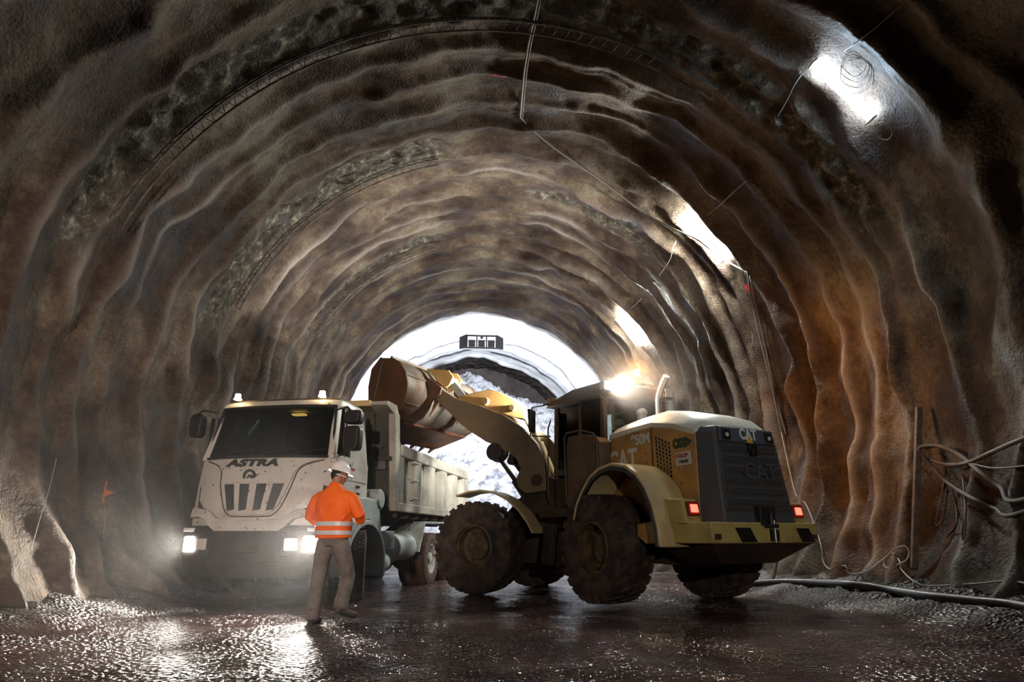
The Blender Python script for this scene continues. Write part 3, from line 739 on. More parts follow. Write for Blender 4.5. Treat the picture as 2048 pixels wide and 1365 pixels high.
    for sx in (-1, 1):
        inn = []
        for y, z in arc:
            dy, dz = y, z-.8; L_ = sqrt(dy*dy+dz*dz); inn.append((y-dy/L_*.035, z-dz/L_*.035))
        a = MB(); a.prism(arc+inn[::-1], 'x', sx*1.34, sx*.86); Q('front_fender', a, M['yellow_hi'], .012)
    # --- steps
    for y0, y1, z0, z1 in ((1.45, 1.75, .50, 1.15), (1.02, 1.30, .48, 1.05)):
        a = MB(); a.hexa([(-1.2, y0, z0), (-.75, y0, z0), (-.75, y1, z0), (-1.2, y1, z0), (-1.12, y0, z1), (-.75, y0, z1), (-.75, y1, z1), (-1.12, y1, z1)])
        P('access_step', a, M['bumper'], .012)
    a = MB(); a.box(-1.1, 1.1, .50, 1.95, 1.28, 1.42); P('platform', a, M['frame'], .01)
    a = MB(); a.prism([(.18, 1.42), (.18, 2.44), (.26, 2.52), (.62, 2.62), (1.06, 2.62), (1.12, 2.50), (1.12, 1.42)], 'x', -1.04, -.80); P('service_cabinet', a, M['rust'], .015)
    # --- cab
    cx = .75; rf = 1.92; rb = .50
    a = MB(); a.box(-cx, cx, rb, rf, 1.40, 1.98); P('cab_base', a, M['frame'], .02)
    a = MB()
    for x, y in ((-cx, rf), (cx, rf), (-cx, 1.15), (cx, 1.15), (-cx, rb), (cx, rb)):
        sx = -1 if x < 0 else 1
        w = .05 if y in (rf, rb) else .035
        a.hexa([(x, y-w, 1.95), (x-sx*.09, y-w, 1.95), (x-sx*.09, y+w, 1.95), (x, y+w, 1.95), (x-sx*.04, y-w, 3.30), (x-sx*.12, y-w, 3.30), (x-sx*.12, y+w, 3.30), (x-sx*.04, y+w, 3.30)])
    a.box(-cx, cx, rf-.04, rf+.04, 2.02, 2.14); a.box(-cx-.01, -cx+.05, rb, rf, 2.02, 2.14); a.box(cx-.05, cx+.01, rb, rf, 2.02, 2.14); a.box(-cx, cx, rb-.04, rb+.04, 2.0, 2.25)
    P('cab_pillars', a, M['cabframe'], .01)
    a = MB()
    top = [(-.80, .36), (.80, .36), (.86, 1.3), (.74, 2.24), (-.74, 2.24), (-.86, 1.3)]
    vs = [(x, y, 3.26 if y < 1.5 else 3.34) for x, y in top]+[(x*.88, (y-1.3)*.93+1.3, 3.54 if y < 1.5 else 3.47) for x, y in top]; n = 6
    a.add(vs, [tuple(range(n))[::-1], tuple(range(n, 2*n))]+[(k, (k+1) % n, n+(k+1) % n, n+k) for k in range(n)])
    P('cab_roof', a, M['cabframe'], .03)
    for nm, q in (('side_window', [(-cx+.03, rb, 2.1), (-cx+.03, 1.13, 2.1), (-cx+.07, 1.13, 3.28), (-cx+.07, rb, 3.28)]), ('door_window', [(-cx+.03, 1.17, 1.5), (-cx+.03, rf, 1.5), (-cx+.07, rf, 3.28), (-cx+.07, 1.17, 3.28)]),
                  ('windscreen', [(-cx+.08, rf, 2.0), (cx-.08, rf, 2.0), (cx-.1, rf, 3.28), (-cx+.1, rf, 3.28)]), ('rear_window', [(-cx+.08, rb, 2.2), (cx-.08, rb, 2.2), (cx-.1, rb, 3.28), (-cx+.1, rb, 3.28)]),
                  ('side_window', [(cx-.03, rb, 2.1), (cx-.03, rf, 2.1), (cx-.07, rf, 3.28), (cx-.07, rb, 3.28)])):
        v = [Vector(p) for p in q]; nn = (v[1]-v[0]).cross(v[3]-v[0]).normalized()*.006
        a = MB().hexa([p for p in v]+[p+nn for p in v]); a.build(nm, M['glass_clear'], T)
    a = MB(); a.box(-.26, .26, .72, 1.15, 2.0, 2.12); a.prism([(.70, 2.1), (.62, 2.75), (.70, 2.77), (.82, 2.12)], 'x', -.22, .22); P('operator_seat', a, M['seat'], .03)
    a = MB(); a.lathe([(.19, -.012), (.215, -.012), (.215, .012), (.19, .012)], (0, 0, 0), 'z', 24); a.box(-.2, .2, -.015, .015, -.01, .01); a.box(-.015, .015, -.2, .2, -.01, .01)
    a.xf(Matrix.Translation((0, 1.50, 2.46)) @ Matrix.Rotation(radians(30), 4, 'X')); a.cyl((0, 1.53, 2.44), (0, 1.72, 1.98), .035)
    P('steering_wheel', a, M['black'], 0)
    for pth in ([(-.84, 1.93, 1.55), (-.90, 1.93, 1.7), (-.90, 1.90, 2.9), (-.84, 1.90, 3.05)], [(-.84, 1.20, 1.5), (-.90, 1.20, 1.65), (-.90, 1.18, 2.5), (-.84, 1.18, 2.6)],
                [(-1.05, .20, 1.5), (-1.08, .20, 2.50), (-1.08, .28, 2.58), (-1.08, .62, 2.68), (-1.08, 1.06, 2.68), (-1.08, 1.12, 2.6), (-1.05, 1.12, 1.5)], [(-.80, .30, 1.6), (-.82, .30, 2.0), (-.82, .34, 3.2), (-.78, .45, 3.3)]):
        P('handrail', MB().tube(pth, .015), M['cabframe'], 0)
    a = MB(); a.tube([(-.74, 2.10, 3.40), (-1.0, 2.30, 3.34), (-1.03, 2.32, 2.80), (-.80, 1.98, 2.76)], .014); P('mirror_bracket', a, M['black'], 0)
    a = MB(); a.hexa([(-1.12, 2.24, 2.86), (-.92, 2.36, 2.86), (-.90, 2.33, 2.86), (-1.10, 2.21, 2.86), (-1.14, 2.26, 3.30), (-.92, 2.39, 3.30), (-.90, 2.33, 3.30), (-1.10, 2.21, 3.30)]); P('side_mirror', a, M['black'], .012)
    # exhaust, pre-cleaner
    a = MB(); pth = wobble_path([(.0, -.12, 2.7), (.0, -.12, 3.10), (.0, -.14, 3.24), (.0, -.25, 3.42), (.0, -.36, 3.54)], 5)
    a.tube(pth, .055, 16); P('exhaust_pipe', a, M['chrome'], 0)
    a = MB().cyl((.17, -.20, 2.8), (.17, -.20, 3.16), .07, n=20); P('heat_shield', a, M['truck_grey'], .01)
    a = MB().cyl((-.08, .22, 2.78), (-.08, .22, 2.98), .08, n=20); a.sphere((-.08, .22, 3.0), .10, 16, 8, (1, 1, .8)); P('air_precleaner', a, M['truck_grey'], .0)
    a = MB(); a.tube([(.40, .50, 3.50), (.30, .34, 3.56), (.03, .40, 3.60)], .022); a.cyl((.03, .42, 3.56), (.03, .42, 3.68), .06, n=16); a.tube([(.6, .45, 3.46), (.45, .2, 3.47), (.05, .25, 3.50)], .02)
    P('beacon_bracket', a, M['yellow_hi'], 0)
    a = MB().cyl((.03, .42, 3.68), (.03, .42, 3.82), .062, .055, 16); o = P('beacon', a, M['beacon'], .01); o['label'] = 'lit amber beacon'
    for x, on in ((-.72, True), (.62, False)):
        a = MB(); a.box(x-.10, x+.10, .28, .40, 3.34, 3.50); o = P('work_lamp', a, M['black'], .01)
        a = MB(); a.box(x-.085, x+.085, .268, .285, 3.355, 3.485); l = a.build('lens', M['workon'] if on else M['paper'], o)
        if on: l['label'] = 'blazing white lens'
    for x in (-.55, .55):  # forward lamps added to the roof to light the tunnel ahead
        a = MB(); a.box(x-.10, x+.10, 2.20, 2.32, 3.42, 3.56); o = P('work_lamp', a, M['black'], .01)  # added forward roof lamp
        a = MB(); a.box(x-.085, x+.085, 2.315, 2.33, 3.435, 3.545); a.build('lens', M['headdim'], o)
        l = bpy.data.lights.new('work_lamp_light', 'SPOT'); l.energy = P_FRONT; l.spot_size = radians(125); l.spot_blend = .9; l.color = (1, .95, .87); l.shadow_soft_size = .05
        lo = bpy.data.objects.new('work_lamp_light', l); COL.objects.link(lo); lo.parent = T; lo.location = (x, 2.36, 3.49); lo.rotation_euler = (radians(90+26), 0, radians(-6))
    # --- lift arms
    arm = [(1.50, 3.95), (1.36, 4.02), (1.24, 3.90), (.96, 3.72), (.41, 3.52), (-.17, 3.27), (-.61, 2.98), (-.90, 2.66), (-1.05, 2.30), (-1.10, 1.95), (-1.08, 1.78), (-.66, 1.74), (-.50, 1.86), (-.46, 2.02),
           (-.56, 2.22), (-.46, 2.40), (-.26, 2.56), (.23, 2.78), (.58, 3.0), (.82, 3.17), (1.13, 3.46), (1.48, 3.76)]
    for sx in (-1, 1):
        a = MB().prism(arm, 'x', sx*.60, sx*.48); o = Q('lift_arm', a, M['arm'], .012)
        MB().cyl((sx*.64, 1.36, 3.90), (sx*.44, 1.36, 3.90), .085, n=20).xf(FM).build('arm_pin', M['steel'], o)
        MB().cyl((sx*.63, -.90, 1.98), (sx*.44, -.90, 1.98), .11, n=20).xf(FM).build('arm_pin', M['frame'], o)
        a = MB().cyl((sx*.62, .02, 2.56), (sx*.30, .02, 2.56), .17, n=20); Q('cylinder_lug', a, M['darksteel'], .01)
        a = MB().cyl((sx*.30, -.70, 1.45), (sx*.30, -.28, 2.02), .075, n=16); Q('cylinder_barrel', a, M['darksteel'], .004)
        a = MB().cyl((sx*.30, -.30, 2.0), (sx*.30, .06, 2.46), .045, n=16); a.cyl((sx*.20, .08, 2.47), (sx*.42, .08, 2.47), .09, n=18); Q('cylinder_rod', a, M['darksteel'], .004)
    a = MB().cyl((-.5, .50, 3.22), (.5, .50, 3.22), .13, n=20); Q('arm_cross_tube', a, M['arm'], .01)
    lev = [(1.12, 3.66), (1.14, 3.84), (.84, 3.88), (.41, 3.92), (.20, 3.86), (-.10, 3.70), (-.38, 3.50), (-.46, 3.38), (-.40, 3.24), (-.20, 3.28), (.11, 3.40), (.46, 3.44), (.9, 3.58)]
    for x in (-.14, .10):
        a = MB().prism(lev, 'x', x-.03, x+.05); o = Q('tilt_lever', a, M['armhi'], .01)
    a = MB().cyl((-.26, .45, 3.66), (.22, .45, 3.66), .08, n=20); Q('lever_pin', a, M['armhi'], .006)
    a = MB().cyl((-.25, -.18, 3.47), (.2, -.18, 3.47), .065, n=20); Q('lever_pin', a, M['armhi'], .006)
    a = MB().cyl((0, -.34, 3.36), (0, -.66, 2.75), .055, n=14); a.cyl((0, -.66, 2.75), (0, -1.0, 1.95), .095, n=16); Q('tilt_cylinder', a, M['yellow_hi'], .004)
    a = MB(); a.bar((0, 1.08, 3.80), (0, 1.42, 4.20), .10, .15); a.cyl((-.14, 1.08, 3.78), (.14, 1.08, 3.78), .09, n=16); a.cyl((-.12, 1.42, 4.22), (.12, 1.42, 4.22), .09, n=16); Q('tilt_link', a, M['truck_grey'], .01)
    # --- bucket
    prof = [(2.28, 4.54), (1.97, 4.50), (1.78, 4.36), (1.63, 4.14), (1.57, 3.90), (1.58, 3.70), (1.64, 3.52), (1.76, 3.36), (1.95, 3.27), (2.76, 3.05)]
    inn = [(y+.045*(1 if 1 < i < 8 else .3), z-(.05 if i < 4 else -.045)) for i, (y, z) in enumerate(prof)]
    B = MB().prism(prof+inn[::-1], 'x', -1.43, 1.43); Q('bucket', B, M['bucket_shell'], .006)
    for sx in (-1, 1):
        sp = [(1.95, 4.50), (2.12, 4.46), (2.26, 4.55), (2.48, 4.32), (2.54, 3.95), (2.50, 3.50), (2.78, 3.06), (2.72, 3.02), (1.95, 3.24), (1.74, 3.34), (1.60, 3.52), (1.55, 3.72), (1.54, 3.92), (1.60, 4.16), (1.75, 4.38)]
        a = MB().prism(sp, 'x', sx*1.40, sx*1.45); o = Q('side_plate', a, M['bucket'], .006)
        MB().bar((sx*1.465, 2.18, 4.46), (sx*1.465, 2.36, 3.62), .03, .03).xf(FM).build('wear_strip', M['bucket_shell'], o, bevel=.005)
    a = MB().prism([(1.96, 3.26), (2.74, 3.045), (2.72, 3.0), (1.96, 3.21)], 'x', -1.42, 1.42); Q('bucket_floor', a, M['bucket_rust'], .004)
    a = MB().bar((-1.46, 2.76, 3.035), (1.46, 2.76, 3.035), .20, .045, (0, .27, 1)); Q('cutting_edge', a, M['bucket'], .008)
    for i in range(8):
        x = -1.34+2.68*i/7
        a = MB(); b0 = Vector((x, 2.78, 3.03)); d = Vector((0, .72, -.62)).normalized(); tip = b0+d*.20; up = Vector((0, .62, .72))
        a.add([b0+Vector((-.05, 0, 0))-up*.04, b0+Vector((.05, 0, 0))-up*.04, b0+Vector((.05, 0, 0))+up*.04, b0+Vector((-.05, 0, 0))+up*.04, tip+Vector((-.03, 0, 0))-up*.008, tip+Vector((.03, 0, 0))-up*.008, tip+Vector((.03, 0, 0))+up*.008, tip+Vector((-.03, 0, 0))+up*.008],
              [(0, 3, 2, 1), (4, 5, 6, 7), (0, 1, 5, 4), (1, 2, 6, 5), (2, 3, 7, 6), (3, 0, 4, 7)])
        Q('tooth', a, M['bucket'], .004)
    for x in (-.66, -.42, .42, .66):
        a = MB().prism([(2.02, 4.52), (1.78, 4.40), (1.60, 4.20), (1.38, 4.06), (1.24, 3.94), (1.28, 3.80), (1.44, 3.72), (1.62, 3.50), (1.70, 3.42), (1.60, 3.7), (1.60, 3.95), (1.72, 4.25)], 'x', x-.02, x+.02); Q('hinge_bracket', a, M['bucket'], .004)
    for x in (-.17, .17):
        a = MB().prism([(2.14, 4.56), (1.85, 4.52), (1.40, 4.44), (1.28, 4.28), (1.38, 4.10), (1.55, 4.02), (1.66, 4.22), (1.85, 4.44)], 'x', x-.025, x+.025); Q('link_bracket', a, M['armhi'], .004)
    for (y, z, x0, x1, w) in ((1.99, 4.52, -1.43, 1.43, .05), (1.61, 4.12, -1.43, -.68, .02), (1.62, 3.54, -1.43, -.68, .02)):
        Q('stiffener', MB().bar((x0, y, z), (x1, y, z), w, w), M['bucket_shell'], .004)
    # --- lettering on the flank
    X = (0, -1, 0); U = (0, 0, 1)
    text('cat_lettering', 'CAT', .46, M['white'], T, (-W-.004, -.10, 2.10), X, U, .003, .78, .012)
    a = MB().prism([(-.0, 1.92), (-.26, 1.92), (-.13, 2.08)], 'x', -W-.010, -W); P('logo_triangle', a, M['catyellow'], 0)
    text('model_lettering', '950M', .22, M['white'], T, (-W-.004, -.55, 2.40), X, U, .003, .85, .006)
    text('cgt_lettering', 'CGT>', .17, M['green'], T, (-W-.004, -1.44, 2.24), X, U, .003, .80, .014)
    a = MB().box(-W-.006, -W+.002, -1.60, -1.30, 1.93, 2.12); o = P('sticker', a, M['paper'], 0)
    text('red_lettering', 'COLOP', .075, M['red'], o, (-W-.010, -1.43, 2.065), X, (0, .0, 1), .001, .95, .003)
    text('small_lettering', '110LINE', .065, M['badge'], o, (-W-.010, -1.45, 1.98), X, (0, .0, 1), .001, .9, .002)
    # lamp light
    l = bpy.data.lights.new('work_lamp_light', 'SPOT'); l.energy = P_WORK; l.spot_size = radians(118); l.spot_blend = .8; l.color = (1, .86, .68); l.shadow_soft_size = .05
    lo = bpy.data.objects.new('work_lamp_light', l); COL.objects.link(lo); lo.parent = T; lo.location = (-.72, .24, 3.42); lo.rotation_euler = (radians(90-14), 0, pi+radians(26))
    l = bpy.data.lights.new('beacon_light', 'POINT'); l.energy = P_BEACON; l.color = (1, .36, .035); l.shadow_soft_size = .06
    lo = bpy.data.objects.new('beacon_light', l); COL.objects.link(lo); lo.parent = T; lo.location = (.03, .42, 3.90)
    l = bpy.data.lights.new('beacon_beam', 'SPOT'); l.energy = P_BEACON*11; l.color = (1, .36, .035); l.shadow_soft_size = .06; l.spot_size = radians(115); l.spot_blend = 1.0
    lo = bpy.data.objects.new('beacon_beam', l); COL.objects.link(lo); lo.parent = T; lo.location = (.12, .42, 3.88); lo.rotation_euler = (radians(90-16), 0, radians(-104))
build_loader()
# ------------------------------------------------------------------ dump truck
TR = (-3.92, 10.51, -0.05); TRZ = radians(-9.6)
def yfront(x, z):
    b = np.interp(z, [0.9, 1.25, 1.8, 2.22, 3.04, 3.2], [0.02, 0.0, 0.05, 0.18, 0.50, 0.60])
    c = np.interp(z, [0.9, 1.8, 2.2, 3.1], [0.30, 0.30, 0.24, 0.16])
    return float(b+c*(abs(x)/1.12)**2.6)
def hwid(z): return float(np.interp(z, [0.9, 1.3, 2.2, 3.1], [1.12, 1.13, 1.12, 1.03]))
def front_patch(mb, poly, off, rings=5, thick=None):
    """plate following the curved cab front; poly = closed outline (x, z), star shaped"""
    # densify
    pts = []
    for i in range(len(poly)):
        a, b = poly[i], poly[(i+1) % len(poly)]; n = max(1, int(math.hypot(a[0]-b[0], a[1]-b[1])/0.06))
        for k in range(n): pts.append((a[0]+(b[0]-a[0])*k/n, a[1]+(b[1]-a[1])*k/n))
    cx = sum(p[0] for p in pts)/len(pts); cz = sum(p[1] for p in pts)/len(pts)
    n = len(pts); vs = []; fs = []
    back = 0.0 if thick is None else off-thick
    lev = [(1.0, back), (1.0, off)] + [(1-(k+1)/rings, off) for k in range(rings-1)]
    for s, o in lev:
        for x, z in pts:
            X, Z = cx+(x-cx)*s, cz+(z-cz)*s; vs.append((X, yfront(X, Z)-o, Z))
    for i in range(len(lev)-1):
        for k in range(n): fs.append((i*n+k, i*n+(k+1) % n, (i+1)*n+(k+1) % n, (i+1)*n+k))
    vs.append((cx, yfront(cx, cz)-off, cz)); c = len(vs)-1
    for k in range(n): fs.append(((len(lev)-1)*n+k, (len(lev)-1)*n+(k+1) % n, c))
    return mb.add(vs, fs)
def build_truck():
    T = thing('dump_truck', 'muddy white tipper truck facing us with headlamps lit, under the loader bucket', 'truck', TR, TRZ)
    def P(name, mb, m, bev=0.008, par=T, sm=35): return mb.build(name, m, par, bevel=bev, smooth=sm)
    # --- lower cab: lofted horizontal sections with a bowed front
    def outline(z, yb):
        w = hwid(z); xs = np.linspace(-w, w, 25)
        o = [(x, yfront(x, z), z) for x in xs]
        return o+[(w, .6, z), (w, 1.2, z), (w, yb, z), (-w, yb, z), (-w, 1.2, z), (-w, .6, z)]
    zs = [1.16, 1.22, 1.4, 1.6, 1.8, 2.0, 2.12, 2.2]
    a = MB(); vs = []; n = None
    for z in zs:
        s = outline(z, 1.78)
        n = len(s); vs += s
    fs = [tuple(range(n)), tuple(range((len(zs)-1)*n, len(zs)*n))]
    for i in range(len(zs)-1):
        for k in range(n): fs.append((i*n+k, i*n+(k+1) % n, (i+1)*n+(k+1) % n, (i+1)*n+k))
    # cap stays open inside the cab: floor slab at the window line gives the dashboard
    a.add(vs, fs); P('cab_lower', a, M['truck_white'], 0, sm=50)
    # roof
    a = MB(); vs = []; zr = [(3.04, 0, 1.0), (3.12, .04, 1.0), (3.18, .14, .965)]
    for z, dy, q in zr:
        w = 1.04*q; xs = np.linspace(-w, w, 17)
        s = [(x, yfront(x, 3.08)-.03+dy, z) for x in xs]+[(w, 1.0, z+.02), (w, 1.62, z), (-w, 1.62, z), (-w, 1.0, z+.02)]
        n = len(s); vs += s
    fs = [tuple(range(n)), tuple(range(2*n, 3*n))]
    for i in range(2):
        for k in range(n): fs.append((i*n+k, i*n+(k+1) % n, (i+1)*n+(k+1) % n, (i+1)*n+k))
    a.add(vs, fs); P('cab_roof', a, M['truck_white'], .01)
    a = MB(); vs = []
    for z, dy in ((3.165, .10), (3.215, .13)):
        s = [(x, yfront(x, 3.1)+dy, z) for x in np.linspace(-.98, .98, 17)]+[(.98, 1.55, z), (-.98, 1.55, z)]; n = len(s); vs += s
    a.add(vs, [tuple(range(n)), tuple(range(n, 2*n))]+[(k, (k+1) % n, n+(k+1) % n, n+k) for k in range(n)]); P('roof_deck', a, M['frame'], .01)
    # pillars
    def pil(name, x0, x1, y0, y1, z0, z1, lean=(0, 0, 0, 0), m='truck_white'):
        a = MB().hexa([(x0, y0, z0), (x1, y0, z0), (x1, y1, z0), (x0, y1, z0), (x0+lean[0], y0+lean[1], z1), (x1+lean[0], y0+lean[1], z1), (x1+lean[0], y1+lean[1], z1), (x0+lean[0], y1+lean[1], z1)])
        return P(name, a, M[m], .012)
    for sx in (-1, 1):
        w0, w1 = 1.115*sx, 1.02*sx
        pil('windscreen_pillar', w0-.10*sx, w0, .33, .46, 2.18, 3.06, (w1-w0, .30))
        pil('rear_pillar', w0-.06*sx, w0, 1.02, 1.78, 2.18, 3.08, (w1-w0+.0, -.05))
        pil('window_sill', w0-.05*sx, w0, .42, 1.10, 2.17, 2.26)
        # door glass
        a = MB().hexa([(w0-.02*sx, .46, 2.24), (w0-.03*sx, .46, 2.24), (w0-.03*sx, 1.04, 2.24), (w0-.02*sx, 1.04, 2.24), (w1-.02*sx, .72, 3.05), (w1-.03*sx, .72, 3.05), (w1-.03*sx, 1.02, 3.05), (w1-.02*sx, 1.02, 3.05)])
        a.build('door_window', M['glass'], T)
        a = MB().hexa([(w0-.03*sx, .74, 2.24), (w0+.005*sx, .74, 2.24), (w0+.005*sx, .77, 2.24), (w0-.03*sx, .77, 2.24), (w1-.03*sx, .86, 3.06), (w1+.005*sx, .86, 3.06), (w1+.005*sx, .89, 3.06), (w1-.03*sx, .89, 3.06)])
        P('window_divider', a, M['black'], 0)
    a = MB().box(-1.05, 1.05, 1.70, 1.76, 2.18, 3.06); P('cab_back_wall', a, M['cabdark'], .01)
    # windscreen
    a = MB(); nx, nz = 25, 10; vs = []
    for o in (0.0, -.006):
        for j in range(nz+1):
            z = 2.20+(3.05-2.20)*j/nz; w = hwid(z)-.055
            for i in range(nx+1):
                x = -w+2*w*i/nx; vs.append((x, yfront(x, z)+.012+o, z))
    fs = []; q = (nx+1)*(nz+1)
    for j in range(nz):
        for i in range(nx):
            k = j*(nx+1)+i; fs.append((k, k+1, k+nx+2, k+nx+1)); fs.append((q+k, q+k+nx+1, q+k+nx+2, q+k+1))
    a.add(vs, fs); P('windscreen', a, M['glass'], 0, sm=180)
    a = MB()   # black rubber frame + lower cowl
    bt = [(x, yfront(x, 2.21)-.012, 2.205) for x in np.linspace(-1.08, 1.08, 21)]; a.tube(bt, .022, 8)
    tp = [(x, yfront(x, 3.05)-.008, 3.05) for x in np.linspace(-.99, .99, 21)]; a.tube(tp, .028, 8)
    for sx in (-1, 1): a.tube([(sx*(hwid(z)-.045), yfront(hwid(z)-.045, z)-.004, z) for z in np.linspace(2.21, 3.05, 9)], .026, 8)
    P('windscreen_seal', a, M['black'], 0)
    a = MB()
    for x0, x1 in ((-.75, -.15), (-.05, .55), (.55, .98)):
        a.tube([(x0, yfront(x0, 2.25)-.03, 2.23), ((x0+x1)/2, yfront((x0+x1)/2, 2.33)-.035, 2.30), (x1, yfront(x1, 2.36)-.03, 2.33)], .008, 6)
    P('wiper', a, M['black'], 0)
    # interior
    a = MB(); a.box(-1.0, 1.0, .42, .72, 2.16, 2.30); a.tube([(.35+.0, .62, 2.30), (.35, .86, 2.42)], .03)
    P('dashboard', a, M['cabdark'], .02)
    a = MB().lathe([(.20, -.014), (.23, -.014), (.23, .014), (.20, .014)], (0, 0, 0), 'z', 28); a.box(-.2, .2, -.02, .02, -.01, .01)
    a.xf(Matrix.Translation((.52, .82, 2.40)) @ Matrix.Rotation(radians(-35), 4, 'X')); P('steering_wheel', a, M['black'], 0)
    for x in (-.55, .52):
        a = MB().prism([(1.25, 2.0), (1.32, 2.75), (1.40, 2.95), (1.52, 2.95), (1.56, 2.0)], 'x', x-.24, x+.24); a.box(x-.25, x+.25, 1.0, 1.5, 2.02, 2.2); P('cab_seat', a, M['seat'], .03)
    a = MB().box(.02, .24, .98, 1.10, 2.995, 3.02); o = P('interior_lamp', a, M['intl'], 0); o['label'] = 'lit orange ceiling lamp'
    a = MB(); a.box(.80, .88, 1.05, 1.25, 2.2, 2.55); P('orange_jacket', a, M['orange'], .02)
    # --- hood panels and grille
    cx = -.0
    U = [(-.93, 2.17), (-.70, 2.08), (-.60, 1.98), (-.56, 1.80), (-.50, 1.62), (-.42, 1.44), (-.34, 1.36), (-.25, 1.33), (.25, 1.33), (.34, 1.36), (.42, 1.44), (.50, 1.62), (.56, 1.80), (.60, 1.98), (.70, 2.08), (.93, 2.17), (.5, 2.175), (0, 2.18), (-.5, 2.175)]
    a = front_patch(MB(), U, .035, 7); P('hood_panel', a, M['truck_white'], 0, sm=30)
    a = MB()   # dark seam line round the panel
    ol = wobble_path([(x, yfront(x, z)-.006, z) for x, z in [(-.98, 2.16), (-.74, 2.08), (-.635, 1.98), (-.595, 1.80), (-.535, 1.61), (-.455, 1.42), (-.36, 1.325), (-.25, 1.30), (.25, 1.30), (.36, 1.325), (.455, 1.42), (.535, 1.61), (.595, 1.80), (.635, 1.98), (.74, 2.08), (.98, 2.16)]], 4)
    a.tube(ol, .011, 6); P('hood_seam', a, M['frame'], 0)
    # chin: deeper lower lip
    V = [(-1.06, 1.30), (-.85, 1.30), (-.70, 1.26), (-.60, 1.15), (-.50, 1.09), (.50, 1.09), (.60, 1.15), (.70, 1.26), (.85, 1.30), (1.06, 1.30), (1.08, 1.44), (.9, 1.42), (.72, 1.40), (.62, 1.34), (.52, 1.27), (.3, 1.25), (-.3, 1.25), (-.52, 1.27), (-.62, 1.34), (-.72, 1.40), (-.9, 1.42), (-1.08, 1.44)]
    a = MB(); nn = len(V)//2; top = V[nn:][::-1]; bot = V[:nn]; vs = []; fs = []
    rows = 5
    for o in (1, 0):
        for j in range(rows+1):
            for (xb, zb_), (xt, zt_) in zip(bot, top):
                t = j/rows; x = xb+(xt-xb)*t; z = zb_+(zt_-zb_)*t; bul = .075+.045*sin(pi*min(1, t*.5+.5)) if o else -.03
                vs.append((x, yfront(x, max(z, 1.16))-bul, z))
    W_ = nn
    for o in (0, 1):
        b = o*(rows+1)*W_
        for j in range(rows):
            for i in range(W_-1):
                k = b+j*W_+i; fs.append((k, k+1, k+W_+1, k+W_))
    B2 = (rows+1)*W_
    for i in range(W_-1):
        fs.append((i, i+1, B2+i+1, B2+i)); k = rows*W_+i; fs.append((k, k+1, B2+k+1, B2+k))
    for j in range(rows):
        k = j*W_; fs.append((k, k+W_, B2+k+W_, B2+k)); k = j*W_+W_-1; fs.append((k, k+W_, B2+k+W_, B2+k))
    a.add(vs, fs); P('chin_panel', a, M['truck_white'], 0, sm=60)
    # grille slots
    for x0t, x1t, x0b, x1b in ((-.46, -.29, -.36, -.24), (-.19, -.03, -.165, -.045), (.09, .25, .065, .185), (.35, .52, .27, .385)):
        x0t -= .03; x1t -= .03
        x0b -= .01; x1b -= .01
        a = front_patch(MB(), [(x0t, 1.78), (x1t, 1.78), (x1b, 1.40), (x0b, 1.38)], .038, 3); P('grille_slot', a, M['black'], 0)
    a = front_patch(MB(), [(-.56, 1.86), (.50, 1.86), (.50, 1.80), (-.56, 1.80)], .050, 3); P('grille_ledge', a, M['truck_white'], 0)
    # side vents in the hood
    for sx in (-1, 1):
        a = front_patch(MB(), [(sx*1.06, 1.76), (sx*1.01, 1.76), (sx*.98, 1.50), (sx*.86, 1.40), (sx*.74, 1.38), (sx*.76, 1.345), (sx*.92, 1.36), (sx*1.03, 1.46)][::sx], .006, 3); P('hood_vent', a, M['frame'], 0)
        a = front_patch(MB(), [(sx*.78, 1.78), (sx*1.02, 1.80), (sx*1.0, 1.55), (sx*.86, 1.43), (sx*.70, 1.40), (sx*.70, 1.52)][::sx], .016, 4); P('lamp_recess_panel', a, M['truck_white'], 0)
    # badge: ring with an arrow-like wing
    a = MB().lathe([(.066, -.016), (.100, -.016), (.100, .016), (.066, .016)], (0, 0, 0), 'y', 32)
    a.prism([(-.045, -.06), (-.015, .02), (.045, .015), (.055, -.04), (.025, -.06), (.012, -.01), (-.008, -.02), (-.02, -.06)], 'y', -.01, .01)
    a.prism([(.05, -.02), (.16, .035), (.10, -.02), (.075, -.055)], 'y', -.01, .01)
    a.xf(Matrix.Translation((-.09, yfront(0, 1.92)-.05, 1.90))); P('maker_badge', a, M['badge'], 0)
    t_ = text('astra_lettering', 'ASTRA', .145, M['badge'], T, (-.09, yfront(.1, 2.10)-.052, 2.10), (1, 0, 0), (0, .28, 1), .006, 1.75, .009, .15, 1.12)
    # --- bumper
    a = MB(); vs = []; zz = [(.42, .06), (.50, .0), (.98, -.03), (1.12, -.02), (1.17, .03)]
    for z, dy in zz:
        xs = np.linspace(-1.2, 1.2, 25); s = [(x, .30*(abs(x)/1.2)**4+dy-.02, z) for x in xs]+[(1.2, .78, z), (-1.2, .78, z)]; n = len(s); vs += s
    fs = [tuple(range(n)), tuple(range(4*n, 5*n))]
    for i in range(4):
        for k in range(n): fs.append((i*n+k, i*n+(k+1) % n, (i+1)*n+(k+1) % n, (i+1)*n+k))
    a.add(vs, fs); P('bumper', a, M['bumper'], .012, sm=45)
    a = MB(); a.box(-.55, .55, -.09, -.02, .60, .66); a.box(-.22, .22, -.085, -.03, .78, .90); P('bumper_step', a, M['bumper'], .01)
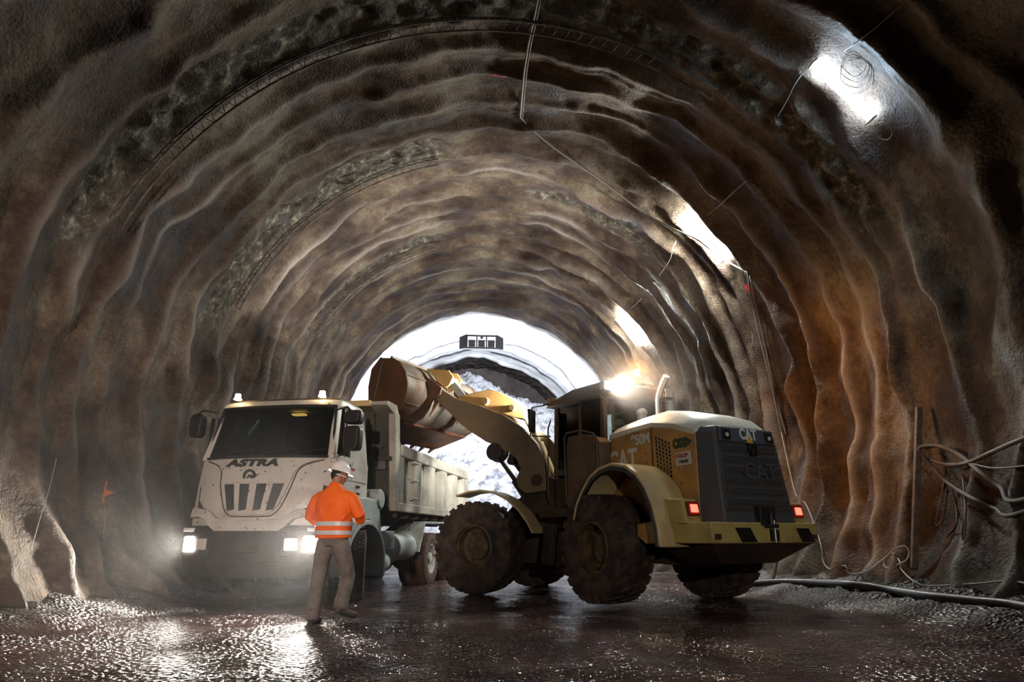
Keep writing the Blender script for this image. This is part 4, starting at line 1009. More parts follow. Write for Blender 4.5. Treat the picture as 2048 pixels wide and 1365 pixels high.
    for sx in (-1, 1):
        def by(x): return .30*(abs(x)/1.2)**4-.055
        x0, x1 = sx*.56, sx*1.17
        a = MB().hexa([(min(x0, x1), by(min(x0, x1))-.012, .73), (max(x0, x1), by(max(x0, x1))-.012, .73), (max(x0, x1), by(max(x0, x1))+.08, .73), (min(x0, x1), by(min(x0, x1))+.08, .73),
                       (min(x0, x1), by(min(x0, x1))-.012, 1.07), (max(x0, x1), by(max(x0, x1))-.012, 1.07), (max(x0, x1), by(max(x0, x1))+.08, 1.07), (min(x0, x1), by(min(x0, x1))+.08, 1.07)])
        hs = P('headlamp_housing', a, M['bumper'], .012)
        for xc, r, on in ((sx*1.0, .115, True), (sx*.71, .085, False)):
            yy = by(xc)-.04
            a = MB().hexa([(xc-r*1.05, by(xc-r)-.035, .90-r), (xc+r*1.05, by(xc+r)-.035, .90-r), (xc+r*1.05, by(xc+r)+.03, .90-r), (xc-r*1.05, by(xc-r)+.03, .90-r),
                           (xc-r*1.05, by(xc-r)-.030, .90+r), (xc+r*1.05, by(xc+r)-.030, .90+r), (xc+r*1.05, by(xc+r)+.03, .90+r), (xc-r*1.05, by(xc-r)+.03, .90+r)])
            l = a.build('headlamp', M['headon'] if on else (M['headdim'] if sx > 0 else M['paper']), hs, bevel=.02)
            if on: l['label'] = 'blazing white headlamp'
            if on:
                s = bpy.data.lights.new('headlamp_light', 'SPOT'); s.energy = P_HEAD; s.spot_size = radians(88); s.spot_blend = .9; s.color = (1, .93, .82); s.shadow_soft_size = .07
                so = bpy.data.objects.new('headlamp_light', s); COL.objects.link(so); so.parent = T; so.location = (xc, by(xc)-.12, .90)
                so.rotation_euler = (radians(90-2.5), 0, pi+radians(sx*3))
        a = MB().box(sx*1.0-.10, sx*1.0+.10, by(1.0)-.03, by(1.0)+.05, 1.085, 1.14); P('indicator', a, M['paper'], .01)
    # --- roof marker lamps
    for x in (-.78, .72):
        a = MB().box(x-.05, x+.05, .56, .66, 3.205, 3.235); a.cyl((x, .61, 3.235), (x, .61, 3.31), .052, .045, 14)
        o = P('marker_lamp', a, M['marker'], .008); o['label'] = 'lit yellowish marker lamp'
        l = bpy.data.lights.new('marker_light', 'POINT'); l.energy = 4; l.color = (1, .72, .35); l.shadow_soft_size = .04
        lo = bpy.data.objects.new('marker_light', l); COL.objects.link(lo); lo.parent = T; lo.location = (x, .61, 3.42)
    # --- mirrors
    a = MB(); a.tube([(1.06, .50, 2.98), (1.26, .40, 2.99), (1.34, .42, 2.90)], .02); a.tube([(1.10, .55, 2.24), (1.3, .48, 2.30), (1.34, .45, 2.4)], .02)
    P('mirror_bracket', a, M['black'], 0)
    for z0, z1 in ((2.72, 2.94), (2.30, 2.69)):
        a = MB().loft([((1.36, .36, (z0+z1)/2), .10, (z1-z0)/2-.02), ((1.36, .40, (z0+z1)/2), .14, (z1-z0)/2), ((1.36, .52, (z0+z1)/2), .14, (z1-z0)/2), ((1.36, .56, (z0+z1)/2), .11, (z1-z0)/2-.03)], 28, sup=5, up=(0, 0, 1))
        P('side_mirror', a, M['black'], .004)
    a = MB(); a.tube([(-1.04, .50, 2.98), (-1.22, .36, 3.0), (-1.32, .40, 2.94)], .018); P('mirror_bracket', a, M['black'], 0)
    a = MB().loft([((-1.34, .36, 2.76), .09, .16), ((-1.34, .40, 2.76), .12, .19), ((-1.34, .50, 2.76), .12, .19), ((-1.34, .54, 2.76), .09, .15)], 28, sup=4, up=(0, 0, 1)); P('side_mirror', a, M['black'], .004)
    a = MB(); a.loft([((-1.30, .9, 2.95), .09, .09), ((-1.30, .9, 2.3), .10, .10), ((-1.26, .9, 1.9), .12, .12), ((-1.22, .92, 1.5), .14, .14)], 20); P('air_intake', a, M['black'], .01)
    # --- door details
    w = 1.128
    a = MB(); a.box(w-.01, w+.006, .50, 1.74, 1.885, 1.90); a.box(w-.01, w+.006, 1.06, 1.07, 1.9, 2.2); a.box(w-.01, w+.006, .50, .512, 1.5, 2.2); P('door_seam', a, M['truck_grey'], 0)
    a = MB(); a.box(w-.0, w+.018, 1.26, 1.42, 1.795, 1.83); a.box(w-.0, w+.018, 1.26, 1.42, 1.68, 1.715); P('side_vent', a, M['black'], .006)
    a = MB(); a.box(w-.0, w+.012, .80, 1.0, 2.10, 2.14); P('door_handle', a, M['black'], .006)
    a = MB().box(w-.002, w+.005, .92, 1.20, 1.95, 2.12); o = P('door_sticker', a, M['paper'], 0)
    text('red_lettering', 'COLOP', .07, M['red'], o, (w+.009, 1.06, 2.07), (0, 1, 0), (0, 0, 1), .001, .95, .002)
    # --- front fender, wheel arch, steps (right side shown; mirrored left)
    for sx in (-1, 1):
        cy, cz = 1.86, .55
        arc = [(cy-.92*cos(t)*1.0, cz+.74*sin(t)) for t in np.linspace(0.05, pi*.98, 15)]
        inn = [(cy-.84*cos(t)*1.0, cz+.66*sin(t)) for t in np.linspace(0.05, pi*.98, 15)]
        arc = [(y, z) for y, z in arc]+[(cy+.92, .34)]; inn = inn+[(cy+.84, .34)]
        a = MB().prism(arc+inn[::-1], 'x', sx*1.17, sx*.72); P('wheel_arch', a, M['truck_grey'], .012)
        a = MB().prism([(.45, 1.20), (.80, 1.18), (1.05, .86), (1.18, 1.06), (1.42, 1.22), (1.86, 1.30), (2.3, 1.20), (2.52, 1.10), (2.36, 1.54), (2.2, 1.64), (1.80, 1.66), (.45, 1.62)], 'x', sx*1.16, sx*.85); P('cab_skirt', a, M['truck_grey'], .015)
        a = MB().box(sx*1.17, sx*.80, .38, .86, .45, 1.17); P('cab_step', a, M['bumper'], .012)
        wheel(T, (sx*.97, 1.82, .56), sx, .56, .34, .30, M['rubber_t'], M['rim_truck'], kind='truck', xf=Matrix.Translation((sx*.97, 1.82, 0)) @ Matrix.Rotation(radians(21), 4, 'Z') @ Matrix.Translation((-sx*.97, -1.82, 0)))
        for yy in (5.85, 7.2):
            wheel(T, (sx*1.02, yy, .55), sx, .55, .30, .30, M['rubber_t'], M['rim_truck'], kind='truck')
            wheel(T, (sx*.68, yy, .55), sx, .55, .28, .30, M['rubber_t'], M['rim_truck'], kind='truck')
    # hub bolts showing on the steered wheel
    # --- chassis and gear behind the cab
    a = MB(); a.box(-.45, -.33, .6, 8.4, .78, 1.08); a.box(.33, .45, .6, 8.4, .78, 1.08)
    for y in (1.8, 5.85, 7.2): a.box(-.95, .95, y-.09, y+.09, .42, .66); a.sphere((0, y, .52), .26, 14, 8)
    for y in (1.0, 3.0, 4.8, 8.2): a.box(-.4, .4, y-.06, y+.06, .82, 1.02)
    P('chassis', a, M['frame'], .01)
    a = MB().cyl((.62, 2.38, 1.66), (1.16, 2.38, 1.66), .185, n=28); a.cyl((1.14, 2.38, 1.66), (1.19, 2.38, 1.66), .155, n=28); a.cyl((.80, 2.42, 1.5), (.80, 2.42, 1.1), .06, n=14); P('air_filter', a, M['truck_grey'], .01)
    a = MB().box(.72, 1.14, 2.78, 3.30, .80, 1.12)
    for i in range(7): a.box(1.13, 1.155, 2.82+i*.065, 2.85+i*.065, .82, 1.1)
    P('battery_box', a, M['truck_grey'], .01)
    a = MB().cyl((.92, 2.72, .55), (.92, 3.30, .55), .17, n=20); P('air_tank', a, M['truck_grey'], .02)
    a = MB().cyl((.95, 3.5, .82), (.95, 4.55, .82), .26, n=24); P('fuel_tank', a, M['truck_grey'], .02)
    # --- rear mudguard (sloping plate)
    for sx in (-1, 1):
        a = MB(); x0, x1 = sx*.80, sx*1.20
        pts = [(4.72, .72), (5.10, 1.34), (6.6, 1.36), (8.0, 1.30), (8.0, 1.27), (6.6, 1.32), (5.14, 1.29), (4.78, .70)]
        a.prism(pts, 'x', x0, x1)
        a.prism([(3.35, .72), (5.06, 1.30), (4.74, .68), (3.9, .50)], 'x', sx*.86, sx*.90)
        a.hexa([(sx*.5, 3.4, .75), (sx*.9, 3.4, .75), (sx*.9, 3.44, .75), (sx*.5, 3.44, .75), (sx*.5, 5.0, 1.3), (sx*.9, 5.0, 1.3), (sx*.9, 5.04, 1.3), (sx*.5, 5.04, 1.3)])
        P('mudguard', a, M['truck_grey'], .008)
    # --- tipping body
    X0 = 1.20; zt = 2.72; zb = 1.50; ya, yb = 3.05, 8.62
    a = MB(); a.box(-X0, X0, ya, yb, zb, zb+.08)
    for y in np.linspace(ya+.3, yb-.3, 8): a.box(-X0+.05, X0-.05, y-.05, y+.05, zb-.13, zb)
    a.box(-.5, -.36, ya, yb, zb-.22, zb); a.box(.36, .5, ya, yb, zb-.22, zb)
    P('body_floor', a, M['frame'], .008)
    for sx in (-1, 1):
        a = MB(); a.prism([(ya, zb), (yb, zb), (yb, zt), (ya, zt)], 'x', sx*(X0-.12), sx*(X0-.06)); P('body_side', a, M['truck_bed'], .004)
        a = MB(); a.prism([(ya, zt-.20), (yb, zt-.20), (yb, zt+.02), (ya, zt+.02)], 'x', sx*(X0-.08), sx*(X0+.09)); a.prism([(ya, zb-.02), (yb, zb-.02), (yb, zb+.14), (ya, zb+.14)], 'x', sx*(X0-.04), sx*(X0+.085)); P('body_rail', a, M['truck_bed'], .015)
        for i in range(6):
            y = 3.20+i*(8.42-3.20)/5
            a = MB(); wdt = .29 if i not in (0, 5) else .15
            a.hexa([(sx*(X0-.07), y-wdt, zb+.1), (sx*(X0-.07), y+wdt, zb+.1), (sx*(X0+.07), y+wdt*.80, zb+.1), (sx*(X0+.07), y-wdt*.80, zb+.1),
                    (sx*(X0-.07), y-wdt, zt-.15), (sx*(X0-.07), y+wdt, zt-.15), (sx*(X0+.07), y+wdt*.80, zt-.15), (sx*(X0+.07), y-wdt*.80, zt-.15)])
            P('body_rib', a, M['truck_bed'], .006)
        a = MB().box(sx*(X0-.1), sx*(X0+.08), yb-.02, yb+.18, zb-.05, zt+.22); P('tailgate_post', a, M['truck_bed'], .012)
    a = MB()
    for i in range(3):
        z = 1.75+i*.35; a.tube([(X0+.09, 3.55, z), (X0+.17, 3.55, z), (X0+.17, 3.95, z), (X0+.09, 3.95, z)], .014)
    P('rung', a, M['steel'], 0)
    a = MB().box(-X0, X0, yb+.02, yb+.10, zb, zt); P('tailgate', a, M['truck_bed'], .01)
    # headboard
    a = MB().prism([(ya-.04, zb), (ya+.06, zb), (2.80, 3.36), (2.70, 3.36)], 'x', -X0, X0); P('headboard', a, M['frame_dk'], .01)
    a = MB()
    for x in (-.8, -.27, .27, .8): a.prism([(ya-.10, zb), (ya, zb), (2.74, 3.3), (2.64, 3.3)], 'x', x-.05, x+.05)
    a.box(-X0, X0, 2.72, 2.85, 2.4, 2.48); P('headboard_stiffener', a, M['frame_dk'], .008)
    a = MB().prism([(ya-.10, zb-.02), (ya+.14, zb-.02), (2.92, 3.30), (2.66, 3.30)], 'x', X0-.07, X0+.07); P('headboard_post', a, M['truck_bed'], .01); a = MB().prism([(ya-.10, zb-.02), (ya+.14, zb-.02), (2.92, 3.30), (2.66, 3.30)], 'x', -X0-.07, -X0+.07); P('headboard_post', a, M['truck_bed'], .01)
    a = MB().prism([(2.62, 3.28), (2.95, 3.28), (2.80, 3.46), (2.30, 3.46), (2.22, 3.38)], 'x', X0-.30, X0+.05); P('headboard_gusset', a, M['truck_bed'], .01)
    a = MB().hexa([(-X0, 2.22, 3.36), (X0-.28, 2.22, 3.36), (X0-.28, 2.75, 3.34), (-X0, 2.75, 3.34), (-X0, 2.22, 3.47), (X0-.28, 2.22, 3.47), (X0-.28, 2.75, 3.45), (-X0, 2.75, 3.45)]); P('body_canopy', a, M['yellow_hi'], .01)
    a = MB(); a.tube(wobble_path([(1.0, 2.86, 2.75), (1.05, 2.75, 2.72), (1.0, 2.7, 2.64)], 4), .02); P('latch_handle', a, M['steel'], 0); a = MB().box(.86, 1.08, 2.74, 2.86, 2.24, 2.40); P('latch', a, M['steel'], .004)
    # spoil already loaded
    nx, ny = 40, 90; xs = np.linspace(-1.12, 1.12, nx)[None, :]; ys = np.linspace(ya+.1, yb-.02, ny)[:, None]
    X = xs+0*ys; Y = ys+0*xs
    Z = 2.30+.22*np.cos(X*1.2)*np.sin((Y-ya)/(yb-ya)*pi)+.16*fbm(X*1.6, Y*1.6, 0, 4, 201)+.10*(.5-worley(X*3, Y*3, 0*X, 202)[0])
    o = grid_mesh('rubble_load', np.stack([X, Y, Z], -1), M['frame']); o.parent = T; o['kind'] = 'stuff'
build_truck()
# ------------------------------------------------------------------ people
def remesh(o, vox, sm=4, fac=0.6):
    r = o.modifiers.new('remesh', 'REMESH'); r.mode = 'VOXEL'; r.voxel_size = vox; r.use_smooth_shade = True
    s = o.modifiers.new('smooth', 'SMOOTH'); s.iterations = sm; s.factor = fac
def limb(mb, pts, n=16): mb.loft([(p, r[0], r[1]) if isinstance(r, tuple) else (p, r, r) for p, r in pts], n); return mb
def hand(mb, wrist, d, side):
    """palm and five bent fingers; d = pointing direction, side = towards the thumb"""
    d = Vector(d).normalized(); s = Vector(side); s = (s-d*s.dot(d)).normalized(); nrm = d.cross(s)
    w = Vector(wrist)
    mb.loft([(w, .028, .022), (w+d*.03, .038, .020), (w+d*.085, .042, .018), (w+d*.095, .040, .014)], 12, up=tuple(nrm))
    for i, L in enumerate((.072, .080, .075, .058)):
        b = w+d*.088+s*(.030-.020*i); k = [b]
        dd = d.copy()
        for j, q in enumerate((.45, .32, .25)):
            dd = (dd-nrm*(.30+.2*j)).normalized(); k.append(k[-1]+dd*L*q)
        mb.tube(k, [.0095, .009, .008, .0065], 8)
    b = w+d*.03+s*.034; k = [b, b+(d*.5+s*.8).normalized()*.035, b+(d*.5+s*.8).normalized()*.035+(d*.9+s*.2-nrm*.3).normalized()*.032]
    mb.tube(k, [.012, .010, .008], 8)
def build_person():
    T = thing('person', 'worker in orange hi-vis jacket and white hard hat walking away beside the truck headlamp', 'person', (-2.13, 8.45, fh(-2.13, 8.45)), radians(-14))
    # --- body, one continuous surface
    a = MB()
    a.loft([((0, 0, .90), .155, .11), ((0, 0, 1.05), .145, .10), ((0, .0, 1.25), .17, .115), ((0, -.01, 1.42), .185, .11), ((0, -.015, 1.50), .12, .08), ((0, -.01, 1.56), .058, .06), ((.005, .01, 1.66), .055, .06)], 20)
    # head turned to the right and bent forward
    hd = MB(); hd.sphere((0, 0, 0), .1, 24, 16, (.76, .95, 1.15))
    hd.loft([((0, .035, -.05), .055, .05), ((0, .055, -.095), .040, .035), ((0, .06, -.115), .022, .02)], 14)
    hd.loft([((0, .09, .012), .010, .008), ((0, .108, -.02), .014, .014), ((0, .098, -.032), .012, .008)], 8)      # nose
    for sx in (-1, 1):
        hd.sphere((sx*.077, -.005, -.015), .028, 10, 8, (.35, .7, 1.1)); hd.sphere((sx*.032, .082, .012), .013, 8, 6)
    hd.loft([((-.025, .09, -.062), .006, .006), ((0, .097, -.062), .009, .009), ((.025, .09, -.062), .006, .006)], 8, up=(0, 0, 1))
    mt = Matrix.Translation((.012, .045, 1.70)) @ Matrix.Rotation(radians(-48), 4, 'Z') @ Matrix.Rotation(radians(-16), 4, 'X')
    hd.xf(mt); a.add(hd.v, hd.f)
    limb(a, [((.17, -.01, 1.44), .055), ((.27, -.02, 1.32), .045), ((.315, -.01, 1.20), .042), ((.25, .16, 1.17), .036), ((.16, .27, 1.20), .027)])
    limb(a, [((-.17, -.01, 1.44), .055), ((-.27, -.01, 1.31), .045), ((-.30, .02, 1.18), .042), ((-.22, .18, 1.15), .036), ((-.10, .28, 1.18), .027)])
    hand(a, (.16, .27, 1.20), (-.75, .6, .15), (0, .2, 1)); hand(a, (-.10, .28, 1.18), (.7, .7, .1), (0, .2, 1))
    limb(a, [((-.09, -.0, .93), .085), ((-.10, -.03, .70), .075), ((-.105, -.07, .48), .052), ((-.105, -.12, .28), .05), ((-.11, -.16, .09), .038)])
    limb(a, [((.09, .0, .93), .085), ((.125, .10, .72), .075), ((.135, .16, .52), .052), ((.085, .17, .32), .05), ((.06, .15, .14), .038)])
    o = a.build('body', M['skin'], T); remesh(o, .008, 3)
    # --- jacket
    a = MB()
    a.loft([((0, .005, .95), .222, .155), ((0, .0, 1.02), .222, .158), ((0, .0, 1.14), .216, .155), ((0, -.005, 1.27), .228, .158), ((0, -.015, 1.38), .235, .152), ((0, -.02, 1.455), .212, .125), ((0, -.02, 1.50), .150, .10), ((0, -.015, 1.545), .085, .085), ((.0, -.005, 1.585), .068, .075)], 32, sup=2.3)
    limb(a, [((.15, -.015, 1.43), .085), ((.23, -.02, 1.385), .088), ((.285, -.025, 1.30), .078), ((.335, -.02, 1.205), .072), ((.315, .05, 1.165), .068), ((.24, .17, 1.165), .058), ((.175, .255, 1.19), .050)], 20)
    limb(a, [((-.15, -.015, 1.43), .085), ((-.23, -.015, 1.38), .088), ((-.285, -.01, 1.29), .078), ((-.325, .01, 1.195), .072), ((-.30, .08, 1.155), .068), ((-.22, .19, 1.15), .058), ((-.13, .265, 1.175), .050)], 20)
    # folds
    for (p, q, r) in (((-.12, -.150, 1.30), (-.03, -.155, 1.12), .012), ((.10, -.150, 1.33), (.05, -.15, 1.16), .012), ((.20, -.10, 1.20), (.12, -.14, 1.08), .012), ((-.2, -.1, 1.22), (-.13, -.13, 1.0), .012), ((.0, -.146, 1.1), (.02, -.14, .97), .012), ((.27, -.06, 1.33), (.33, -.05, 1.22), .018), ((-.27, -.06, 1.33), (-.33, -.05, 1.22), .018)):
        a.cyl(p, q, r, r*.5, 8)
    o = a.build('jacket', M['orange'], T); remesh(o, .011, 5)
    for z0, z1 in ((1.085, 1.135), (.985, 1.032)):
        a = MB()
        A0, B0 = np.interp(z0, [.955, 1.02, 1.14, 1.27], [.222, .222, .216, .228])+.007, np.interp(z0, [.955, 1.02, 1.14, 1.27], [.155, .158, .155, .158])+.007
        A1, B1 = np.interp(z1, [.955, 1.02, 1.14, 1.27], [.222, .222, .216, .228])+.007, np.interp(z1, [.955, 1.02, 1.14, 1.27], [.155, .158, .155, .158])+.007
        a.loft([((0, 0, z0), A0, B0), ((0, 0, (z0+z1)/2), (A0+A1)/2+.001, (B0+B1)/2+.001), ((0, 0, z1), A1, B1)], 48, sup=2.3)
        a.build('reflective_band', M['reflect'], T)
    # --- trousers
    a = MB()
    a.loft([((0, .0, 1.03), .165, .125), ((0, .0, .93), .178, .135), ((0, .0, .86), .165, .12)], 24)
    limb(a, [((-.085, .0, .90), .110), ((-.10, -.02, .78), .104), ((-.105, -.05, .62), .090), ((-.11, -.07, .48), .083), ((-.11, -.10, .34), .080), ((-.11, -.13, .20), .078), ((-.112, -.145, .10), .086), ((-.112, -.15, .055), .080)], 20)
    limb(a, [((.085, .0, .90), .110), ((.11, .05, .78), .106), ((.13, .12, .63), .094), ((.14, .165, .52), .088), ((.125, .17, .40), .085), ((.10, .17, .30), .080), ((.08, .16, .20), .086), ((.072, .155, .15), .080)], 20)
    for (p, q, r) in (((.06, .10, .50), (.19, .13, .44), .016), ((.05, .11, .42), (.16, .10, .36), .016), ((.02, .11, .24), (.13, .10, .28), .018), ((.03, .1, .2), (.12, .1, .17), .016), ((-.18, -.14, .20), (-.06, -.2, .16), .016), ((-.16, -.15, .36), (-.06, -.16, .30), .014), ((-.15, -.09, .8), (-.06, -.10, .72), .014), ((.05, -.07, .82), (.14, -.03, .72), .014), ((-.17, -.2, .10), (-.06, -.21, .12), .014)):
        a.cyl(p, q, r, r*.6, 8)
    o = a.build('trousers', M['trousers'], T); remesh(o, .011, 4)
    # --- boots
    def boot(anchor, yaw, pitch):
        a = MB()
        a.loft([((0, -.075, .035), .035, .035), ((0, -.05, .045), .047, .048), ((0, .02, .045), .045, .045), ((0, .10, .036), .052, .034), ((0, .16, .032), .050, .030), ((0, .195, .026), .030, .020)], 18, sup=2.6, up=(0, 0, 1))
        a.loft([((0, -.03, .05), .048, .055), ((0, -.035, .12), .046, .052), ((0, -.04, .17), .048, .052)], 18)
        a.xf(Matrix.Translation(anchor) @ Matrix.Rotation(radians(yaw), 4, 'Z') @ Matrix.Rotation(radians(pitch), 4, 'X'))
        o = a.build('boot', M['boot'], T); remesh(o, .008, 3)
        s = MB(); s.loft([((0, -.10, .0), .03, .012), ((0, -.06, .0), .046, .014), ((0, .02, .0), .042, .014), ((0, .11, .0), .054, .014), ((0, .17, .0), .048, .014), ((0, .20, .0), .025, .012)], 18, sup=3, up=(0, 0, 1))
        s.xf(Matrix.Translation(anchor) @ Matrix.Rotation(radians(yaw), 4, 'Z') @ Matrix.Rotation(radians(pitch), 4, 'X'))
        s.build('sole', M['black'], o)
    boot((-.112, -.13, .014), 8, 0)
    boot((.070, .18, .085), -52, -14)
    # --- hard hat, hair, goggles strap
    a = MB()
    prof = [(.001, .118), (.035, .114), (.07, .100), (.098, .074), (.112, .038), (.116, .0), (.128, -.008), (.130, -.014), (.112, -.012), (.104, .02), (.07, .09), (.001, .11)]
    a.lathe(prof, (0, 0, 0), 'z', 36, close=False)
    a.loft([((0, .10, -.004), .085, .006), ((0, .135, -.010), .070, .005), ((0, .160, -.018), .035, .004)], 20, up=(0, 0, 1))
    for x in (-.022, 0, .022): a.tube([(x, -.105, .03), (x, -.08, .08), (x, -.03, .113), (x, .03, .113), (x, .08, .08), (x, .105, .03)], .006, 6)
    mt2 = Matrix.Translation((.012, .040, 1.735)) @ Matrix.Rotation(radians(-48), 4, 'Z') @ Matrix.Rotation(radians(-14), 4, 'X') @ Matrix.Diagonal((.92, 1.08, 1.05, 1))
    a.xf(mt2); a.build('hard_hat', M['helmet'], T, smooth=60)
    a = MB().sphere((0, -.012, -.008), .102, 24, 14, (.80, .95, 1.0)); a.v = [v if v[2] < .03 and (v[1] < .03) else (v[0]*.9, min(v[1], .03)*.9, min(v[2], .03)) for v in a.v]
    a.xf(mt); a.build('hair', M['hair'], T)
    a = MB().lathe([(.083, -.008), (.089, -.008), (.089, .008), (.083, .008)], (0, 0, 0), 'z', 30); a.xf(mt @ Matrix.Translation((0, .0, -.022)) @ Matrix.Diagonal((.95, 1.16, 1, 1))); a.build('goggle_strap', M['paper'], T)
    # --- operator in the loader cab
    O = thing('person', 'loader operator in orange vest and white hard hat sitting inside the loader cab', 'person')
    mw = Matrix.Translation(LO) @ Matrix.Rotation(TH, 4, 'Z')
    O.location = mw @ Vector((0, .92, 1.98)); O.rotation_euler = (0, 0, TH)
    a = MB(); a.loft([((0, 0, .15), .16, .12), ((0, -.02, .35), .15, .11), ((0, -.03, .55), .18, .11), ((0, -.02, .66), .10, .08), ((0, 0, .73), .055, .055), ((0, .01, .80), .05, .055)], 18)
    a.sphere((0, .02, .87), .1, 18, 12, (.78, .95, 1.12)); a.loft([((0, .10, .89), .01, .01), ((0, .125, .86), .014, .014)], 8)
    for sx in (-1, 1):
        limb(a, [((sx*.17, -.02, .60), .05), ((sx*.24, .08, .42), .045), ((sx*.16, .34, .42), .032), ((sx*.13, .46, .46), .028)]); hand(a, (sx*.13, .46, .46), (-sx*.3, .9, .1), (-sx*.5, 0, 1))
        limb(a, [((sx*.09, .0, .18), .085), ((sx*.12, .42, .20), .065), ((sx*.12, .48, -.0+.0), .05), ((sx*.12, .50, -.0-.02), .05)])
    o = a.build('body', M['skin'], O); remesh(o, .011, 3)
    a = MB(); a.loft([((0, 0, .14), .18, .14), ((0, -.02, .35), .17, .13), ((0, -.03, .55), .20, .13), ((0, -.02, .64), .15, .10), ((0, -.01, .69), .08, .08)], 20)
    for sx in (-1, 1): limb(a, [((sx*.16, -.03, .58), .075), ((sx*.24, .06, .44), .065), ((sx*.18, .28, .42), .05)])
    o = a.build('jacket', M['orange'], O); remesh(o, .014, 3)
    a = MB().lathe(prof, (0, 0, 0), 'z', 28, close=False); a.loft([((0, .10, -.004), .085, .006), ((0, .15, -.014), .05, .005)], 16, up=(0, 0, 1))
    a.xf(Matrix.Translation((0, .02, .915))); a.build('hard_hat', M['helmet'], O, smooth=60)
build_person()

# ------------------------------------------------------------------ fluorescent lamps along the right wall
def frame_at(d, ph, off):
    """origin and axes (tangent down the wall, along the tunnel, inward normal)"""
    p = wp(d, ph, 0); r = float(t_R(d)); c = Vector((AXP[0]*float(t_xc(d))+AXD[0]*d, AXP[1]*float(t_xc(d))+AXD[1]*d, float(t_zc(d))))
    nin = -(Vector((AXP[0]*sin(ph), AXP[1]*sin(ph), cos(ph)))).normalized()
    tan = Vector((AXP[0]*cos(ph), AXP[1]*cos(ph), -sin(ph))).normalized(); ax = Vector((AXD[0], AXD[1], 0)).normalized()
    q = np.linspace(-.09, .09, 9); dm = float(np.max(wall_disp(d+0*q, ph+q)))
    o = c-nin*(r-dm-off)
    return o, tan, ax, nin
LAMPS = [
    (8.23, .868, 'tube', 'nearest glaring fluorescent lamp high on the right wall, top right of the photo', 1),
    (14.30, .877, 'tube2', 'middle fluorescent lamp on the right wall, with a cable crossing it', 1),
    (22.90, .935, 'tube2', 'farthest fluorescent lamp on the right wall, above the amber beacon', 1)]
def build_lamps():
    for d, ph, mk, lab, vis in LAMPS:
        o, tan, ax, nin = frame_at(d, ph, .13)
        T = bpy.data.objects.new('fluorescent_lamp', None); COL.objects.link(T); T['label'] = lab; T['category'] = 'lamp'; T['group'] = 'tube lamps along the right wall'
        X = tan; Z = nin; Y = Z.cross(X)
        T.matrix_world = Matrix(((X.x, Y.x, Z.x, o.x), (X.y, Y.y, Z.y, o.y), (X.z, Y.z, Z.z, o.z), (0, 0, 0, 1)))
        a = MB().box(-.60, .60, -.018, .018, -.03, .012); a.box(-.62, -.59, -.08, .08, -.05, .06); a.box(.59, .62, -.08, .08, -.05, .06); a.build('lamp_tray', M['tray'], T, bevel=.008)
        for y in (-.05, .05):
            a = MB().cyl((-.58, y, .0), (.58, y, .0), .024, n=12); t = a.build('tube', M[mk], T); t['label'] = 'glowing tube'
        a = MB()   # translucent cover ends + hanging hooks
        for x in (-.35, .35): a.tube([(x, 0, -.02), (x, 0, -.10), (x+.02, 0, -.26)], .006, 6)
        a.build('hook', M['wire_d'], T)
build_lamps()

def wire(name, pts, r, m, label, cat, sub=8, group=None, n=8, ext=''):
    pts = [Vector(p) for p in pts]
    if 'a' in ext: pts = [pts[0]*2-pts[1]]+pts
    if 'b' in ext: pts = pts+[pts[-1]*2-pts[-2]]
    if 'w' in ext: pts = pts+[wp(5.6, 1.80, .25), wp(3.0, 1.78, .25)]
    if 'v' in ext: pts = [wp(3.0, 1.68, .25), wp(5.6, 1.70, .25)]+pts
    if 'g' in ext: pts = pts+[Vector((5.15, 6.4, fh(5.15, 6.4)+.06)), Vector((5.05, 3.5, fh(5.05, 3.5)+.06))]
    a = MB().tube(wobble_path(pts, sub), r, n); o = a.build(name, m, None); return tag(o, label, cat, group)
def W(d, ph, off=.12): return wp(d, ph, off)
# feeder cable clipped along the crown and down the right wall
wire('power_cable', [(0.43, 9.43, 9.63), (0.36, 9.93, 9.57), (0.28, 10.45, 9.48), (0.22, 11.34, 9.51), (0.18, 13.05, 9.83)], .020, M['wire_d'], 'dark conduit running along the tunnel crown at the top middle', 'cable', ext='a')
wire('power_cable', [(x+.05, y, z) for x, y, z in [(0.43, 9.43, 9.63), (0.36, 9.93, 9.57), (0.28, 10.45, 9.48), (0.22, 11.34, 9.51), (0.18, 13.05, 9.83)]], .011, M['wire_d'], 'thin second conduit right beside the crown conduit at the top middle', 'cable', ext='a')
wire('power_cable', [(0.18, 13.05, 9.83), (0.90, 14.29, 9.93), (2.19, 15.21, 9.52), (3.18, 15.40, 8.79), (3.81, 15.03, 8.14), (4.29, 14.52, 7.58), (4.84, 14.72, 7.23), (5.11, 13.81, 6.48)], .018, M['wire_d'], 'grey cable slung from the crown across the middle lamp to the right wall', 'cable')
wire('power_cable', [(5.11, 13.81, 6.48), (5.62, 15.11, 6.31), (5.76, 15.29, 5.63), (5.87, 15.32, 4.92), (5.96, 15.32, 4.21), (6.03, 15.26, 3.22)], .017, M['wire_d'], 'left one of two grey cables running down the right wall above the loader hood', 'cable')
wire('power_cable', [(5.16, 13.82, 6.43), (5.68, 15.03, 6.17), (5.86, 15.25, 5.38), (5.95, 15.31, 4.68), (6.03, 15.35, 3.98), (6.12, 15.23, 3.18)], .017, M['wire_d'], 'right one of two grey cables running down the right wall above the loader hood', 'cable')
wire('lamp_wire', [(4.93, 7.02, 7.40), (4.74, 7.30, 7.30), (4.58, 7.52, 7.24), (4.63, 8.02, 7.47)], .008, M['wire'], 'pale wire stretched from the top right edge to the nearest lamp', 'wire', ext='a')
